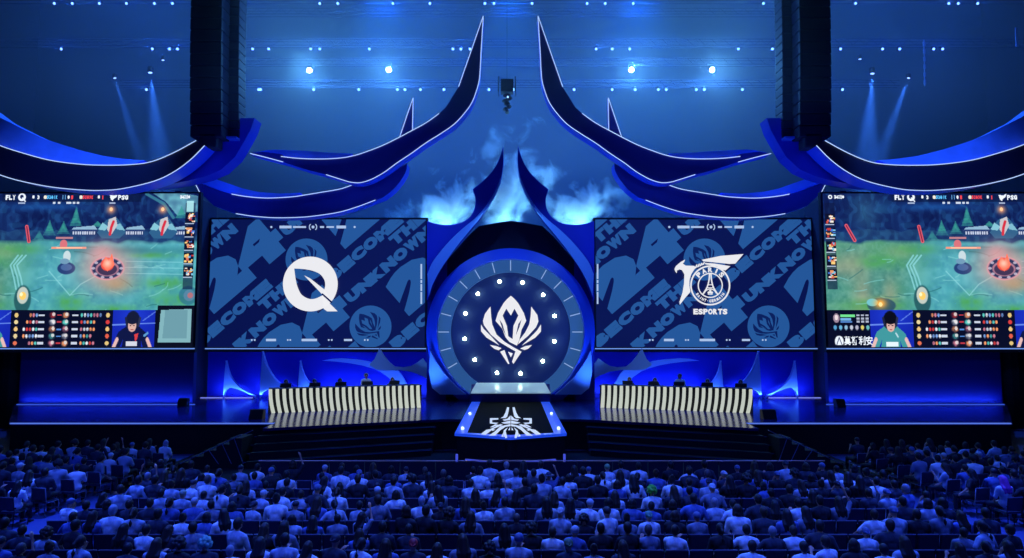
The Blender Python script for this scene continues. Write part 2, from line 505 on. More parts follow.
for row in range(5):
    y = 321.6 + row * 5.6
    put(e_(916, y, 2, 1.9), [(220,190,120),(226,206,150),(230,190,120),(220,200,150),(220,110,80)][row])
    put(e_(1007, y, 2, 1.9), [(220,190,120),(210,60,60),(230,190,120),(220,90,70),(220,190,120)][row])
    xs = 920 + r5.randint(0, 4) * 3
    for x in np.arange(xs, 937, 3.1):
        put(e_(x+1, y, 1.4, 1.7, .3) * (.5 + .5*n4) * 1.3, pal5[r5.randint(6)])
    put(r_(938, y-.8, 944, y+.9), (214, 224, 240), .9)
    for cx in (952, 965): put(e_(cx, y, 4, 3, .5) * (.3 + n4), pal5[r5.randint(6)], .9); put(e_(cx+1, y-.6, 1.6, 1.6), (230,226,224), .8)
    put(r_(956.5, y-.5, 961, y+.5), (206, 60, 70) if row in (0, 1, 4) else (90, 150, 230), .9)
    put(r_(971.5, y-.8, 977.5, y+.9), (214, 224, 240), .9)
    for x in np.arange(980, 992 + r5.randint(0, 4) * 3, 3.1):
        put(e_(x+1, y, 1.4, 1.7, .3) * (.5 + .5*n4) * 1.3, pal5[r5.randint(6)])
put(l_([(830,316),(842,316)], 1.4), (190, 206, 230), .7)
put(e_(834.5, 324, 3.4, 3.8), (150, 130, 150)); put(e_(834.5, 323.4, 1.8, 2.2), (226, 210, 214))
put(r_(838.5, 320.8, 853, 323), (110, 220, 140)); put(r_(838.5, 323.8, 849, 326), (110, 170, 220)); put(r_(838.5, 326.6, 850, 327.6), (80, 130, 200))
for k in range(3):
    for j in range(3): put(r_(854.5+j*4.4, 320.8+k*2.6, 857.5+j*4.4, 322.4+k*2.6), (206, 216, 236), .8)
for k, c in enumerate(((90,170,220),(110,190,230),(150,200,230),(210,216,230),(190,190,210),(236,220,110),(110,200,200))):
    put(e_(833+k*5.4, 331.5, 1.9, 2.3, .3), c, .9)
put(e_(836.5, 342.6, 4.6, 4.8) * r_(825, 336, 845, 345.6), W_); put(l_([(834,345),(836.5,339.5),(839,345)], .7), (20, 30, 70))
t_('莫斯利安', 855.5, 342.0, 7.2, 6.6, 7.2, W_, .02)
# the framed tile at the right end (its code pattern is left out)
put(r_(1056, 306, 1092.5, 347.2), (10, 14, 30)); put(p_([(1060,310.5),(1090,309.5),(1090,343.5),(1057.5,343.5)]), (124, 172, 180)); put(p_([(1064,314),(1086,313.5),(1086,340),(1062,340)]), (104, 150, 162))
_src = np.where(YY[:, 0] < 310.5, YY[:, 0], 317.5 + (YY[:, 0] - 310.5) * 29.5 / 36.5)
IMG = IMG[np.clip(((_src - CY0) * RES).astype(int), 0, CH - 1)]
IMG = np.clip(IMG, 0, 255)
EM = np.where(IMG/255 <= .04045, IMG/255/12.92, ((IMG/255+.055)/1.055)**2.4)

def display_material():
    m = bpy.data.materials.new('broadcast_picture')
    m.use_nodes = True
    nt = m.node_tree
    b = nt.nodes['Principled BSDF']
    a = nt.nodes.new('ShaderNodeVertexColor'); a.layer_name = 'picture'
    b.inputs['Base Color'].default_value = (.002, .002, .004, 1)
    b.inputs['Roughness'].default_value = .5
    nt.links.new(a.outputs['Color'], b.inputs['Emission Color'])
    b.inputs['Emission Strength'].default_value = 1.15
    return m
DISP = display_material()
SY = 36.0
ZB, ZT = at(825, CY1, SY).z, at(825, CY0, SY).z
XR0 = at(CX0, 270, SY).x
XR1 = XR0 + (CX1 - CX0) * (at(CX1, 270, SY).x - XR0) / (CX1 - CX0)
def picture_mesh():
    me = bpy.data.meshes.new('display')
    gx = np.linspace(0, XR1 - XR0, CW + 1); gz = np.linspace(0, ZT - ZB, CH + 1)
    V = np.zeros(((CH+1)*(CW+1), 3)); V[:, 0] = np.tile(gx, CH+1); V[:, 2] = np.repeat(gz, CW+1)
    i = np.arange(CH)[:, None]*(CW+1) + np.arange(CW)[None, :]
    Q = np.stack([i, i+1, i+CW+2, i+CW+1], -1).reshape(-1, 4)
    me.vertices.add(len(V)); me.vertices.foreach_set('co', V.ravel())
    me.loops.add(Q.size); me.loops.foreach_set('vertex_index', Q.ravel().astype(np.int32))
    me.polygons.add(len(Q)); me.polygons.foreach_set('loop_start', np.arange(0, Q.size, 4, dtype=np.int32))
    me.update(calc_edges=True)
    ca = me.color_attributes.new('picture', 'FLOAT_COLOR', 'CORNER')
    c = np.ones((len(Q), 4, 4), np.float32); c[:, :, :3] = EM[::-1].reshape(-1, 1, 3)
    ca.data.foreach_set('color', c.ravel())
    me.materials.append(DISP)
    return me
PIC = picture_mesh()
BLK = mat('black_metal', (14, 18, 34), .55)
LEDW = glow('screen_edge_light', (110, 150, 235), 1.0)
def side_screen(x0, label, sgn):
    w = XR1 - XR0; h = ZT - ZB
    t = empty('led_screen', (x0 + w/2, SY + .1, ZB - .3), label, 'screen', 'side screens with the broadcast')
    b = MB(); b.box((x0-.12, SY+.02, ZB-.3), (x0+w+.12, SY+.3, ZT+.1)); b.build('cabinet', BLK, t)
    o = bpy.data.objects.new('display', PIC); COL.objects.link(o); o.parent = t; o.location = Vector((x0, SY, ZB)) - t.location
    b = MB(); b.box((x0-.1, SY-.06, ZB-.12), (x0+w+.1, SY+.02, ZB-.06)); b.build('edge_light', LEDW, t)
side_screen(XR0, 'huge side screen showing the river map, teal-shirted player and sponsor writing', 1)
side_screen(-XR1, 'huge side screen showing the river map, dark-shirted player and framed tile', -1)
# ------------------------------------------------------------------ the two team screens
CYD = 40.0
NAVY = glow('team_screen_navy', (9, 20, 80), .9)
TXT = glow('team_screen_lettering', (36, 86, 152), 1.0)
DRK = glow('team_screen_dark_lines', (12, 34, 96), .9)
WHT = glow('logo_white', (236, 236, 240), 1.0)
MRK = glow('team_screen_marks', (180, 205, 245), .9)
def team_screen(ox, label, x0, x1, xoff, team):
    zb, zt = at(300, 347.0, CYD).z, at(300, 219.5, CYD).z
    xl, xr = at(x0, 300, CYD).x, at(x1, 300, CYD).x
    t = empty('led_screen', ((xl+xr)/2, CYD+.2, zb-.3), label, 'screen', 'team screens beside the ring')
    b = MB(); b.box((xl-.12, CYD+.02, zb-.3), (xr+.12, CYD+.4, zt+.12)); b.build('cabinet', BLK, t)
    clip = (xl, xr, zb, zt)
    f = Flat(); f.rect(x0-8, 210, x1+8, 352); f.build('display', NAVY, t, CYD, clip)
    pat = Flat(); em = Flat(); dk = Flat()
    A = 40.5; ca, sa = math.cos(math.radians(A)), math.sin(math.radians(A))
    for (lx, ly) in ((0,0),(-131,65),(-195,-2),(64,67),(-64,-67),(131,-65),(-326,63),(195,2),(-67,132),(128,134)):
        X, Yp = ox + lx, ly
        def wd(text, cx, cy, P, w, h, bold):
            pat.word(text, X + cx, Yp + cy, P, w, h, A, bold)
        # centre line of BECOME passes (346,265)-(395,224)
        wd('BECOME', 364.4, 248.5, 15.9, 15.8, 11.2, .10)
        wd('THE', 408.5, 227.8, 15.2, 14.8, 11.2, .10)
        wd('UNKNOWN', 388.5, 264.4, 15.6, 15.6, 11.2, .10)
        wd('2', 416.4, 281.6, 0, 56, 43, .11)
        wd('4', 451.6, 249.0, 0, 53, 43, .075)
        em.disc(X + 370.5, Yp + 326.5, 21)
        c9, s9 = math.cos(math.radians(38)), math.sin(math.radians(38))
        def cv(q, X=X, Yp=Yp):
            u, w = (q[0]-250)/230*17, (q[1]-280)/230*17
            return (X + 369.5 + u*c9 + w*s9 , Yp + 326.5 - u*s9 + w*c9)
        emblem(dk, lambda q: cv((500-q[0], q[1])) if False else (X + 369 + ((q[0]-250)*.066)*c9 + ((q[1]-275)*.066)*s9, Yp + 326 - ((q[0]-250)*.066)*s9 + ((q[1]-275)*.066)*c9))
    pat.build('lettering', TXT, t, CYD-.02, clip)
    em.build('emblem_disc', TXT, t, CYD-.03, clip)
    dk.build('emblem', DRK, t, CYD-.045, clip)
    mk = Flat()
    m0 = ox
    for a, b_, y, h in ((279.5,291.5,227,2.6),(293,306,227,1.8),(320,324,227,1.8),(326.5,334,227,1.6),(336.5,346,227,2.8),
                        (251,252.5,340,1.6),(254,255.5,340,1.6),(266,276,340,2.4),(287,288.5,340,1.6),(289.5,291,340,1.6),(301.6,317,340,2.4),(328,329.5,340,1.6),(331,332.5,340,1.6),(344,352,340,2),(364,365.5,340,1.6),(367,368.5,340,1.6)):
        mk.rect(m0+a, y-h/2, m0+b_, y+h/2)
    mk.disc(m0+271.3, 227, 1.1, 10); mk.disc(m0+354.6, 227, 1.1, 10); mk.disc(m0+313, 227, 1.5, 8)
    for a0 in (-50, 130): mk.arc(m0+313, 227, 3.7, .9, a0, a0+100, 10)
    sx = 421.3 if team == 'fly' else 597.6
    for y0, y1 in ((264,279),(280,283),(284,291),(292,304)): mk.rect(sx-.8, y0, sx+.8, y1)
    mk.build('screen_marks', MRK, t, CYD-.06, clip)
    b = MB(); b.box((xl-.1, CYD-.1, zb-.13), (xr+.1, CYD, zb-.07)); b.build('edge_light', LEDW, t)
    return t
ts = team_screen(0, 'big navy team screen with a round white leaf logo', 209, 425, 0, 'fly')
fl = Flat()
hole = spline([(294.2,268.5),(303,269),(312,270.6),(319.7,273.9),(324.2,279.6),(325.2,285),(324.4,289.4)], 4)[:-1] + [Vector((324.4,289.4)), Vector((322.4,295.4))] + spline([(322.4,295.4),(315.7,298.5),(309,298.8),(301.6,294.7),(297.6,287),(295.6,279),(294.2,268.5)], 4)[1:-1]
ring = [(310.3 + 27.4*math.cos(a*PI/36), 284 + 27.4*math.sin(a*PI/36)) for a in range(72)]
fl.poly(ring, [[(p[0], p[1]) for p in hole]])
fl.poly([(322,295.8),(337.6,311.3),(327.3,311.4),(323.6,308.8)])
fl.poly([(304.1,275.4),(310,278.3),(325,290),(331.6,300.9),(322.4,294.6)])
fl.build('logo', WHT, ts, CYD-.09)
fl = Flat(); fl.poly([(321.4,294.2),(322.6,293.2),(332.6,302.0),(331.2,303.2)]); fl.build('logo_gap', NAVY, ts, CYD-.11)
ts = team_screen(398, 'big navy team screen with a white bird and tower crest', 596, 813.5, 0, 'psg')
fl = Flat()
def q6(x, y): return (660 + x/6.567, 240 + y/6.567)
fl.poly([q6(*p) for p in [(95,190),(104,172),(135,145),(165,128),(160,142),(150,155),(168,168),(225,170),(236,182),(226,192),(205,225),(194,262),(193,300),(200,340),(165,380),(130,425),(128,405),(148,345),(158,285),(160,225),(145,198),(128,193),(112,200),(110,218),(100,206)]])
fl.poly([q6(*p) for p in [(275,130),(400,104),(548,92),(495,155),(455,157),(360,147),(285,140)]])
fl.poly([q6(*p) for p in [(292,150),(360,155),(462,172),(430,200),(415,196),(372,172),(300,160)]])
for k in range(4): fl.poly([q6(*p) for p in [(225+k*16,188-k*7),(240+k*16,160-k*5),(248+k*16,162-k*5),(238+k*16,184-k*7)]])
C = q6(330, 298)
fl.arc(*C, 19.3, 1.5); fl.arc(*C, 12.0, 1.1)
for s in (-1, 1):                 # the tower
    pts = spline([(C[0]+s*0.7, C[1]-11.6), (C[0]+s*1.3, C[1]-5), (C[0]+s*3.2, C[1]+2), (C[0]+s*7.6, C[1]+9.2)], 5)
    fl.line(pts, 1.3)
fl.line([(C[0]-2.6, C[1]-0.6),(C[0]+2.6, C[1]-0.6)], .8); fl.line([(C[0]-3.6, C[1]+2.4),(C[0]+3.6, C[1]+2.4)], .8)
fl.arc(C[0], C[1]+10, 6.4, 1.0, 200, 340, 14)
for dx, dy in ((0,5.4),(-1.6,7.2),(1.6,7.2),(0,7)): fl.disc(C[0]+dx, C[1]+dy, 1.15, 10)
fl.rect(C[0]-2.4, C[1]+8.4, C[0]+2.4, C[1]+9.2)
def arctext(text, r, a0, a1, w, h, top, bold):
    n = len(text)
    for i, ch in enumerate(text):
        a = math.radians(a0 + (a1-a0) * i / (n-1))
        x, y = C[0] + r*math.cos(a), C[1] - r*math.sin(a)
        rot = math.degrees(a) - 90 if top else math.degrees(a) + 90
        fl.char(ch, x, y, w * (.35 if ch in 'I-' else 1), h * (.25 if ch == '-' else 1), rot, bold)
arctext('PARIS', 15.6, 137, 43, 4.4, 5.0, True, .05)
arctext('SAINT-GERMAIN', 15.6, 214, 326, 2.1, 2.9, False, .05)
fl.word('ESPORTS', 710.4, 311.6, 4.9, 4.6, 5.6, 0, .06)
fl.build('logo', WHT, ts, CYD-.09)
# ------------------------------------------------------------------ arena shell
def solid(name, boxes, m, kind='structure', label=None):
    b = MB()
    for x in boxes: b.box(*x)
    o = b.build(name, m); o['kind'] = kind
    if label: o['label'] = label
    return o
FLOOR = mat('arena_floor', (70, 84, 140), .55, noise=(.6, .15))
DARKW = mat('dark_wall', (24, 32, 74), .9, noise=(.3, .25))
solid('floor', [((-45, 2, -.3), (45, 62, 0))], FLOOR)
solid('wall_back', [((-45, 60, 0), (45, 60.5, 42))], DARKW)
solid('wall_left', [((-45.5, 2, 0), (-45, 60.5, 42))], DARKW)
solid('wall_right', [((45, 2, 0), (45.5, 60.5, 42))], DARKW)
solid('ceiling', [((-45.5, 2, 42), (45.5, 60.5, 42.4))], DARKW)
solid('floor_pit_shade', [((-14, 22.5, 0), (14, 30.2, .012))], mat('pit_shade_black', (8, 10, 22), .95))  # dark sheet added over the pit floor to paint its shade
# ------------------------------------------------------------------ stage deck
SZ = 1.4
DECK = mat('gloss_stage_deck', (18, 32, 104), .17, noise=(1.3, .12), spec=.8)
FASC = mat('black_stage_front', (5, 7, 18), .7, noise=(2, .2))
XE = at(262, 427, 27.5).x
front = [(-22.3, 29.3), (XE-.05, 29.3), (XE, 27.6), (-3.2, 30.4), (3.2, 30.4), (-XE, 27.6), (-XE+.05, 29.3), (22.3, 29.3)]
outline = front + [(27.3, 36.2), (27.3, 41), (-27.3, 41), (-27.3, 36.2)]
b = MB()
b.prism([(x, y, SZ) for x, y in outline], (0, 0, -.12)); o = b.build('stage_floor', DECK); o['kind'] = 'structure'
b = MB()
b.prism([(x, y + .12, SZ - .12) for x, y in front] + [(27.3, 36.3, SZ-.12), (27.3, 41, SZ-.12), (-27.3, 41, SZ-.12), (-27.3, 36.3, SZ-.12)], (0, 0, -SZ + .12)); o = b.build('wall_stage_front', FASC); o['kind'] = 'structure'
# steps in front of each desk wing
for s in (-1, 1):
    t = empty('stage_steps', (s * 7.0, 28.0, 0), 'long dark steps below the %s striped desk' % ('leaf team' if s < 0 else 'bird team'), 'steps', 'dark steps along the stage front')
    for k in range(4):
        z1 = 1.12 - .28 * k
        b = MB()
        y0, y1 = 27.30 - .35 * k, 30.02 - .35 * k
        pts = [(s * 10.5, y0, z1), (s * 3.5, y1, z1), (s * 3.5, y1 + .35, z1), (s * 10.5, y0 + .35, z1)]
        if s < 0: pts = pts[::-1]
        b.prism(pts, (0, 0, -z1)); st = b.build('step', FASC, t)
        b = MB(); b.tube([(s * 10.6, y0 - .012, z1 - .02), (s * 3.4, y1 - .012, z1 - .02)], .013, 4); b.build('nosing', mat('step_nosing', (40, 70, 140), .4), st)
# light strips on deck edges
EDGE = glow('deck_edge_light', (84, 116, 225), 1.0)
for s in (-1, 1):
    b = MB(); x0, x1 = sorted((s * 22.2, s * (abs(XE) + .1)))
    b.box((x0, 29.22, SZ - .06), (x1, 29.31, SZ - .01))
    tag(b.build('light_strip', EDGE), 'long pale light strip along the stage edge under the %s' % ('dark-shirted player screen' if s < 0 else 'teal-shirted player screen'), 'light strip', 'light strips along the stage edge')
# ------------------------------------------------------------------ back walls under the screens
ROYAL = mat('royal_blue_wall', (10, 22, 190), .55, noise=(.5, .06))
SAIL = mat('pale_blue_sail', (150, 190, 255), .5)
SAILG = mat('grey_blue_sail', (225, 240, 225), .5)
DNAV = mat('navy_panel', (12, 18, 64), .7)
zb = at(300, 347, 40).z
for s in (-1, 1):
    side = 'left' if s < 0 else 'right'
    xa, xb = sorted((s * 3.2, s * abs(at(205, 397, 39.8).x)))
    b = MB(); b.box((xa, 40.05, SZ), (xb, 40.5, zb)); o = b.build('wall_stage_%s' % side, ROYAL); o['kind'] = 'structure'
    # pillar between team screen and side screen
    px0, px1 = sorted((s * abs(at(206, 300, 39.5).x), s * (abs(XR0) - .15)))
    px0, px1 = sorted((s * 17.15, s * 18.55))
    px0, px1 = sorted((s * 18.75, s * 19.1)); t = MB(); t.box((px0, 36.5, SZ), (px1, 41.0, 13.4)); o = t.build('pillar', DNAV)
    o['kind'] = 'structure'
    # wall under side screen
    xa, xb = sorted((s * 17.6, s * 27.2))
    b = MB(); b.box((xa, 36.35, SZ), (xb, 36.7, ZB - .3)); o = b.build('wall_side_%s' % side, mat('side_wall_blue', (16, 24, 110), .6)); o['kind'] = 'structure'
    b = MB(); xa2, xb2 = sorted((s * 17.4, s * 27.2)); b.box((xa2, 36.2, SZ), (xb2, 36.3, SZ + .03))
    tag(b.build('light_strip', glow('wall_wash_strip', (60, 96, 235), .9)), 'thin blue strip at the foot of the dark wall under the %s' % ('framed tile screen' if s < 0 else 'sponsor writing screen'), 'light strip', 'light strips at the foot of the walls')
    b = MB(); xa2, xb2 = sorted((s * 15.6, s * 18.9)); b.box((xa2, 39.7, SZ), (xb2, 39.8, SZ + .04))
    tag(b.build('light_strip', glow('wall_foot_strip', (120, 130, 240), 1.0)), 'short pale strip at the foot of the sails beside the %s desk' % ('leaf team' if s < 0 else 'bird team'), 'light strip', 'light strips at the foot of the walls')
    fx = (lambda p: p) if s < 0 else mx
    def sail(name, pts, Y, d, m, lab, edge=None):
        pw = [at(*fx(p), Y) for p in pts]
        for p in pw:
            if p.z < SZ + .28: p.z = SZ
        b = MB(); b.prism(pw, (0, d, 0))
        t = empty(name, (sum(p.x for p in pw)/len(pw), Y, min(p.z for p in pw)), lab, 'stage decoration', 'pale sail shapes on the low back wall')
        b.build('sail_panel', m, t)
        if edge:
            b = MB(); b.tube([at(*fx(p), Y - .03) for p in edge], .035, 5); b.build('sail_edge', mat('sail_edge_pale', (150, 180, 255), .4), t)
    who = 'the leaf team side' if s < 0 else 'the bird team side'
    S1 = [(225.8,360.6),(227,367),(229.5,375),(233.5,381.5),(238.7,387),(247,392.5),(256,396.2),(245,392.2),(236,388.8),(231,387.6),(227.5,388.4),(225,391),(223,396.2),(223.6,385),(224.8,370)]
    sail('sail_fin', S1, 39.5, .25, SAIL, 'smallest pale fin, outermost on the low wall at ' + who, S1[:7])
    S2 = [(262.3,351),(264.5,359),(267,366),(270.6,372.5),(275,378.7),(281,384.5),(290,390),(300,394),(300,396.5),(285,391),(273,389),(266,390),(262,392.5),(259.5,396.4),(260.3,380),(261.5,364)]
    sail('sail_fin', S2, 39.3, .25, SAIL, 'tallest pale fin beside the outer desk end at ' + who, S2[:8])
    S3 = [(300,360.6),(301.5,368),(304,375),(307,380),(311,384.6),(318,390),(300,392),(297.6,392),(298.4,380)]
    sail('sail_fin', S3, 39.5, .25, SAIL, 'slim pale fin rising behind the desk at ' + who, S3[:6])
    S4 = [(322,360.6),(331,358.8),(340.6,358.3),(356,359.4),(368,361.2),(376,364),(386,366),(394.5,367),(401,374),(409,388),(396,386),(388,377),(380,371.5),(373,368.6),(362,365.4),(350,363.2),(336,361.6)]
    sail('sail_wing', S4, 39.6, .2, SAIL, 'long low pale wing above the desk at ' + who)
    S5 = [(379.3,348.5),(384,356),(389,362),(394.5,366.6),(403,367.4),(411,366),(417,362.6),(422.6,358.4),(426,363),(431,368),(437,372),(437,388),(431,381.5),(422.6,376),(411,371.6),(399,369.8),(387,370.2),(376,369.3),(369,364.5),(374.6,359)]
    sail('sail_wing', S5, 39.3, .2, SAILG, 'grey-blue peaked wing between desk and ring at ' + who)
for s in (-1, 1):  # added drapes that mask the lit floor behind the stage ends
    b = MB(); n_ = 40; v = []; f = []
    for i in range(n_ + 1):
        x = s * (27.3 + 16 * i / n_); yv = 36.8 + .12 * math.sin(i * 1.9)
        v += [(x, yv, 0), (x, yv, 11), (x, yv + .05, 11), (x, yv + .05, 0)]
    for i in range(n_):
        for q in range(4): f.append((4*i+q, 4*i+(q+1)%4, 4*i+4+(q+1)%4, 4*i+4+q))
    b.add(v, f); tag(b.build('added_mask_drape', mat('mask_drape_black', (6, 8, 20), .95)), 'added black masking drape at the outer end of the stage beyond the %s' % ('dark-shirted player screen' if s < 0 else 'teal-shirted player screen'), 'curtain', 'added black side masks')
# ------------------------------------------------------------------ the ring gate
RC = at(510.6, 332.0, 38.6)
def rpx(r, Y): return r * Y / F * 1.0
def annulus(name, Y, r0, r1, d, m, parent, n=96, z=RC.z, y1=None, ymin=None):
    """ring facing the hall with its outer edge pushed back by d (a conical band)"""
    b = MB()
    v = []; f = []
    for k in range(n):
        a = 2*PI*k/n
        for r, yy_ in ((r0, Y), (r1, Y if y1 is None else y1), (r1, Y + d), (r0, Y + d)):
            v.append((r*math.cos(a), yy_, z + r*math.sin(a)))
    for k in range(n):
        j = (k+1) % n
        for q in range(4):
            q2 = (q+1) % 4
            f.append((4*k+q, 4*k+q2, 4*j+q2, 4*j+q))
    if ymin is not None:
        v = [(x, y, max(zz, ymin)) for x, y, zz in v]
    b.add(v, f)
    return b.build(name, m, parent)
RINGB = mat('ring_blue', (52, 96, 240), .42)
t = empty('ring_gate', (0, 38.6, SZ), 'great round blue ring gate in the middle of the stage', 'stage gate')
k = 38.6 / F
annulus('outer_band', 38.0, 72.5*k, 83.5*k, 1.4, RINGB, t, z=RC.z, y1=38.3, ymin=SZ)
annulus('inner_panel_ring', 38.7, 60*k, 73.2*k, .5, mat('ring_panels', (34, 56, 90), .5, emit=(44, 88, 146), es=.85), t, ymin=SZ)
b = MB()
for i in range(-8, 9):
    a = PI/2 + i * PI / 12
    if i in (0,) or abs(i) <= 8:
        c, s_ = math.cos(a), math.sin(a)
        b.tube([(c*61.5*k, 38.66, RC.z + s_*61.5*k), (c*72*k, 38.66, RC.z + s_*72*k)], .025, 4)
o = b.build('panel_light_seams', glow('seam_light', (150, 180, 235), .9), t)
b = MB()
v = [(60.6*k*math.cos(2*PI*i/72), 38.95, RC.z + 60.6*k*math.sin(2*PI*i/72)) for i in range(72)]
b.prism(v, (0, .2, 0)); b.build('door_disc', mat('disc_navy', (30, 48, 84), .6, emit=(8, 22, 84), es=.8), t)
fl = Flat(); emblem(fl, lambda q: (475 + q[0]/6.97 , 290 + q[1]/6.97 ))
fl.build('emblem', WHT, t, 38.9)
SPOTS = [(499.6,281.8),(522.5,282.7),(478,294),(543,295),(465.5,313.5),(554.5,316),(464.9,338.8),(554.2,341.3),(475,359.6),(542.6,361),(497,372.7),(520.4,373.3)]
for p in SPOTS:
    c = at(*p, 38.93)
    b = MB()
    b.tube([(c.x, 38.94, c.z), (c.x, 38.82, c.z)], .09, 12)
    hs = b.build('ring_lamp', BLK, t)
    b = MB(); b.ball((c.x, 38.78, c.z), (.10, .09, .10), seg=12, rings=8)
    b.build('lamp_lens', glow('warm_lamp', (214, 250, 220), 38.0), hs)
# raised deck inside the ring with riser
DK2 = mat('ring_deck', (170, 190, 190), .25, emit=(116, 146, 164), es=.8)  # emission stands in for the lamplight falling on the plate
t = empty('ring_threshold', (0, 38.4, SZ), 'shiny raised threshold at the foot of the ring', 'platform')
b = MB(); b.prism([(-2.27, 37.5, SZ+.54), (2.27, 37.5, SZ+.54), (2.02, 38.66, SZ+1.0), (-2.02, 38.66, SZ+1.0)], (0, 0, -.06)); b.build('top_plate', DK2, t)
b = MB(); b.prism([(-2.3, 37.52, SZ), (-2.3, 37.52, SZ+.48), (-2.3, 38.66, SZ+.93), (-2.3, 38.66, SZ)], (4.6, 0, 0)); b.build('riser', mat('navy_riser', (14, 30, 120), .5), t)
# black canopy shell behind the ring
pts = [(428,300),(432,286),(442,266),(456,250),(468,236),(479,226),(495,223),(510.6,220.6)]
pts = pts + [mx(p) for p in pts[-2::-1]] + [(593,396),(428,396)]
b = MB(); b.prism([at(*p, 39.0) for p in pts], (0, 1.2, 0)); tag(b.build('gate_canopy', mat('black_canopy', (8, 12, 44), .7)), 'black arched shell around the top of the ring gate', 'stage canopy')
# ------------------------------------------------------------------ horns over the ring
HORN = mat('horn_blue', (22, 44, 190), .5, noise=(.7, .06))
RIDGE_LIT = mat('horn_ridge_lit', (150, 195, 255), .35)  # paler tone paints in the light the ridge facet catches
for s in (-1, 1):
    fx = (lambda p: p) if s < 0 else mx
    inner = spline([(503.2,146),(503.6,158),(502.4,170),(500,180),(495.6,191),(489,203),(481,215),(472,226),(459,242),(446,258),(437,273),(431.5,288)], 3)
    outer = spline([(503.2,146),(499,159),(493,170),(484,180),(472.5,189.4)], 4)
    lobe = spline([(472.5,189.4),(475,196),(475.4,203),(473.5,211),(468,218.6),(459,223.2),(447,224.8),(437,223.8),(427,221)], 3)
    poly = [tuple(p) for p in outer] + [tuple(p) for p in lobe[1:]] + [(427, 300)] + [tuple(p) for p in reversed(inner)][:-1]
    pw = [at(*fx(p), 37.9) for p in poly]
    t = empty('gate_horn', (pw[0].x - s*-3, 38, SZ), 'tall curved blue horn arching over the ring next to the %s screen' % ('leaf logo' if s < 0 else 'bird crest'), 'stage horn', 'curved horns over the ring')
    b = MB(); b.prism(pw, (0, 1.0, 0)); b.build('horn_body', HORN, t)
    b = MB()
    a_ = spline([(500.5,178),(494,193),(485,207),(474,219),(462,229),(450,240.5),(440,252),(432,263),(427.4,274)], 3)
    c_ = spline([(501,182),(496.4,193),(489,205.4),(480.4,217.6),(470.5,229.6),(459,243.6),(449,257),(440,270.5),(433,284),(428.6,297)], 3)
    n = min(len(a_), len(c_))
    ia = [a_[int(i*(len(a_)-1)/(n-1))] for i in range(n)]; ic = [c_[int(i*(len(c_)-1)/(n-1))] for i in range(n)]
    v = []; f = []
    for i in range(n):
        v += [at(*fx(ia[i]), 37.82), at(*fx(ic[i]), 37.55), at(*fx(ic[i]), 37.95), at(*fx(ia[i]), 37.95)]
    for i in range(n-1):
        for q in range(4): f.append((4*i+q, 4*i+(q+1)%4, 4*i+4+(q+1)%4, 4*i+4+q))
    b.add(v, f); b.build('horn_ridge', RIDGE_LIT, t, smooth=False)
    # side column between ring and team screen
    xa, xb = sorted((at(*fx((426.5, 300)), 38.5).x, at(*fx((446, 300)), 38.5).x))
    b = MB(); b.box((xa, 38.9, SZ), (xb, 39.9, at(430, 225, 38.5).z)); tag(b.build('gate_side_panel', mat('gate_side_blue', (16, 34, 150), .5)), 'plain blue upright panel between ring and %s screen' % ('leaf logo' if s < 0 else 'bird crest'), 'stage panel', 'upright panels beside the ring')
    b = MB()
    pts = [(430,350),(436,362),(446,376),(458,388),(466,394.6),(440,394.6),(432,388),(429,372)]
    b.prism([at(*fx(p), 37.8) for p in pts], (0, .3, 0)); tag(b.build('gate_foot_fin', SAIL), 'curved pale foot of the ring beside the %s desk' % ('leaf team' if s < 0 else 'bird team'), 'stage decoration', 'curved feet of the ring')
# ------------------------------------------------------------------ catwalk
CAT_Y0, CAT_Y1 = 25.9, 37.9
t = empty('catwalk', (0, 32, 0), 'black catwalk with blue borders and a white floor emblem running from the ring to the hall', 'catwalk')
b = MB(); b.prism([(-1.72, 37.5, SZ+.03), (-1.72, 26.3, SZ+.03), (0, 25.75, SZ+.03), (1.72, 26.3, SZ+.03), (1.72, 37.5, SZ+.03)], (0, 0, -.06)); b.build('led_floor', mat('black_gloss_floor', (5, 8, 20), .85, spec=.05), t)
b = MB(); b.prism([(-2.22, 37.5, SZ+.02), (-2.22, 26.15, SZ+.02), (0, 25.2, SZ+.02), (2.22, 26.15, SZ+.02), (2.22, 37.5, SZ+.02)], (0, 0, -.1)); b.build('border', mat('blue_border', (36, 84, 220), .3, emit=(30, 74, 215), es=.75), t)
b = MB(); b.prism([(-2.15, 30.4, SZ-.1), (-2.15, 26.3, SZ-.1), (0, 25.35, SZ-.1), (2.15, 26.3, SZ-.1), (2.15, 30.4, SZ-.1)], (0, 0, -SZ+.1)); b.build('catwalk_front', FASC, t)
fl = Flat()
def zc(px, py):
    q = on_z(px, py, SZ+.035); return q
G = []
def fp(pts): G.append([(460 + x/7.438, 395 + y/7.438) for x, y in pts])
L_ = [[(350,90),(366,92),(362,120),(352,160),(338,172),(300,172),(322,160),(338,130)],
      [(222,172),(285,172),(285,182),(240,186),(240,204),(285,206),(270,216),(222,212)],
      [(376,152),(376,185),(330,192),(316,184),(352,176)], [(376,190),(376,212),(330,214),(306,206),(340,198)],
      [(376,216),(376,232),(340,236),(300,262),(262,300),(212,304),(262,268),(300,232)],
      [(300,216),(320,222),(250,252),(190,296),(152,292),(196,258),(222,254)],
      [(262,218),(290,222),(240,240),(222,240)],
      [(356,240),(340,268),(352,318),(338,322),(320,290),(326,262)], [(318,286),(324,312),(306,308)], [(238,252),(264,258),(240,268)],
      [(372,238),(372,262),(358,262)]]
for p in L_:
    fp(p); fp([(756 - x, y) for x, y in reversed(p)])
fl = Flat()
for p in G: fl.poly(p)
fl.build('floor_emblem', glow('floor_emblem_white', (200, 216, 245), .95), t, 0, conv=lambda p: zc(p[0], p[1]))
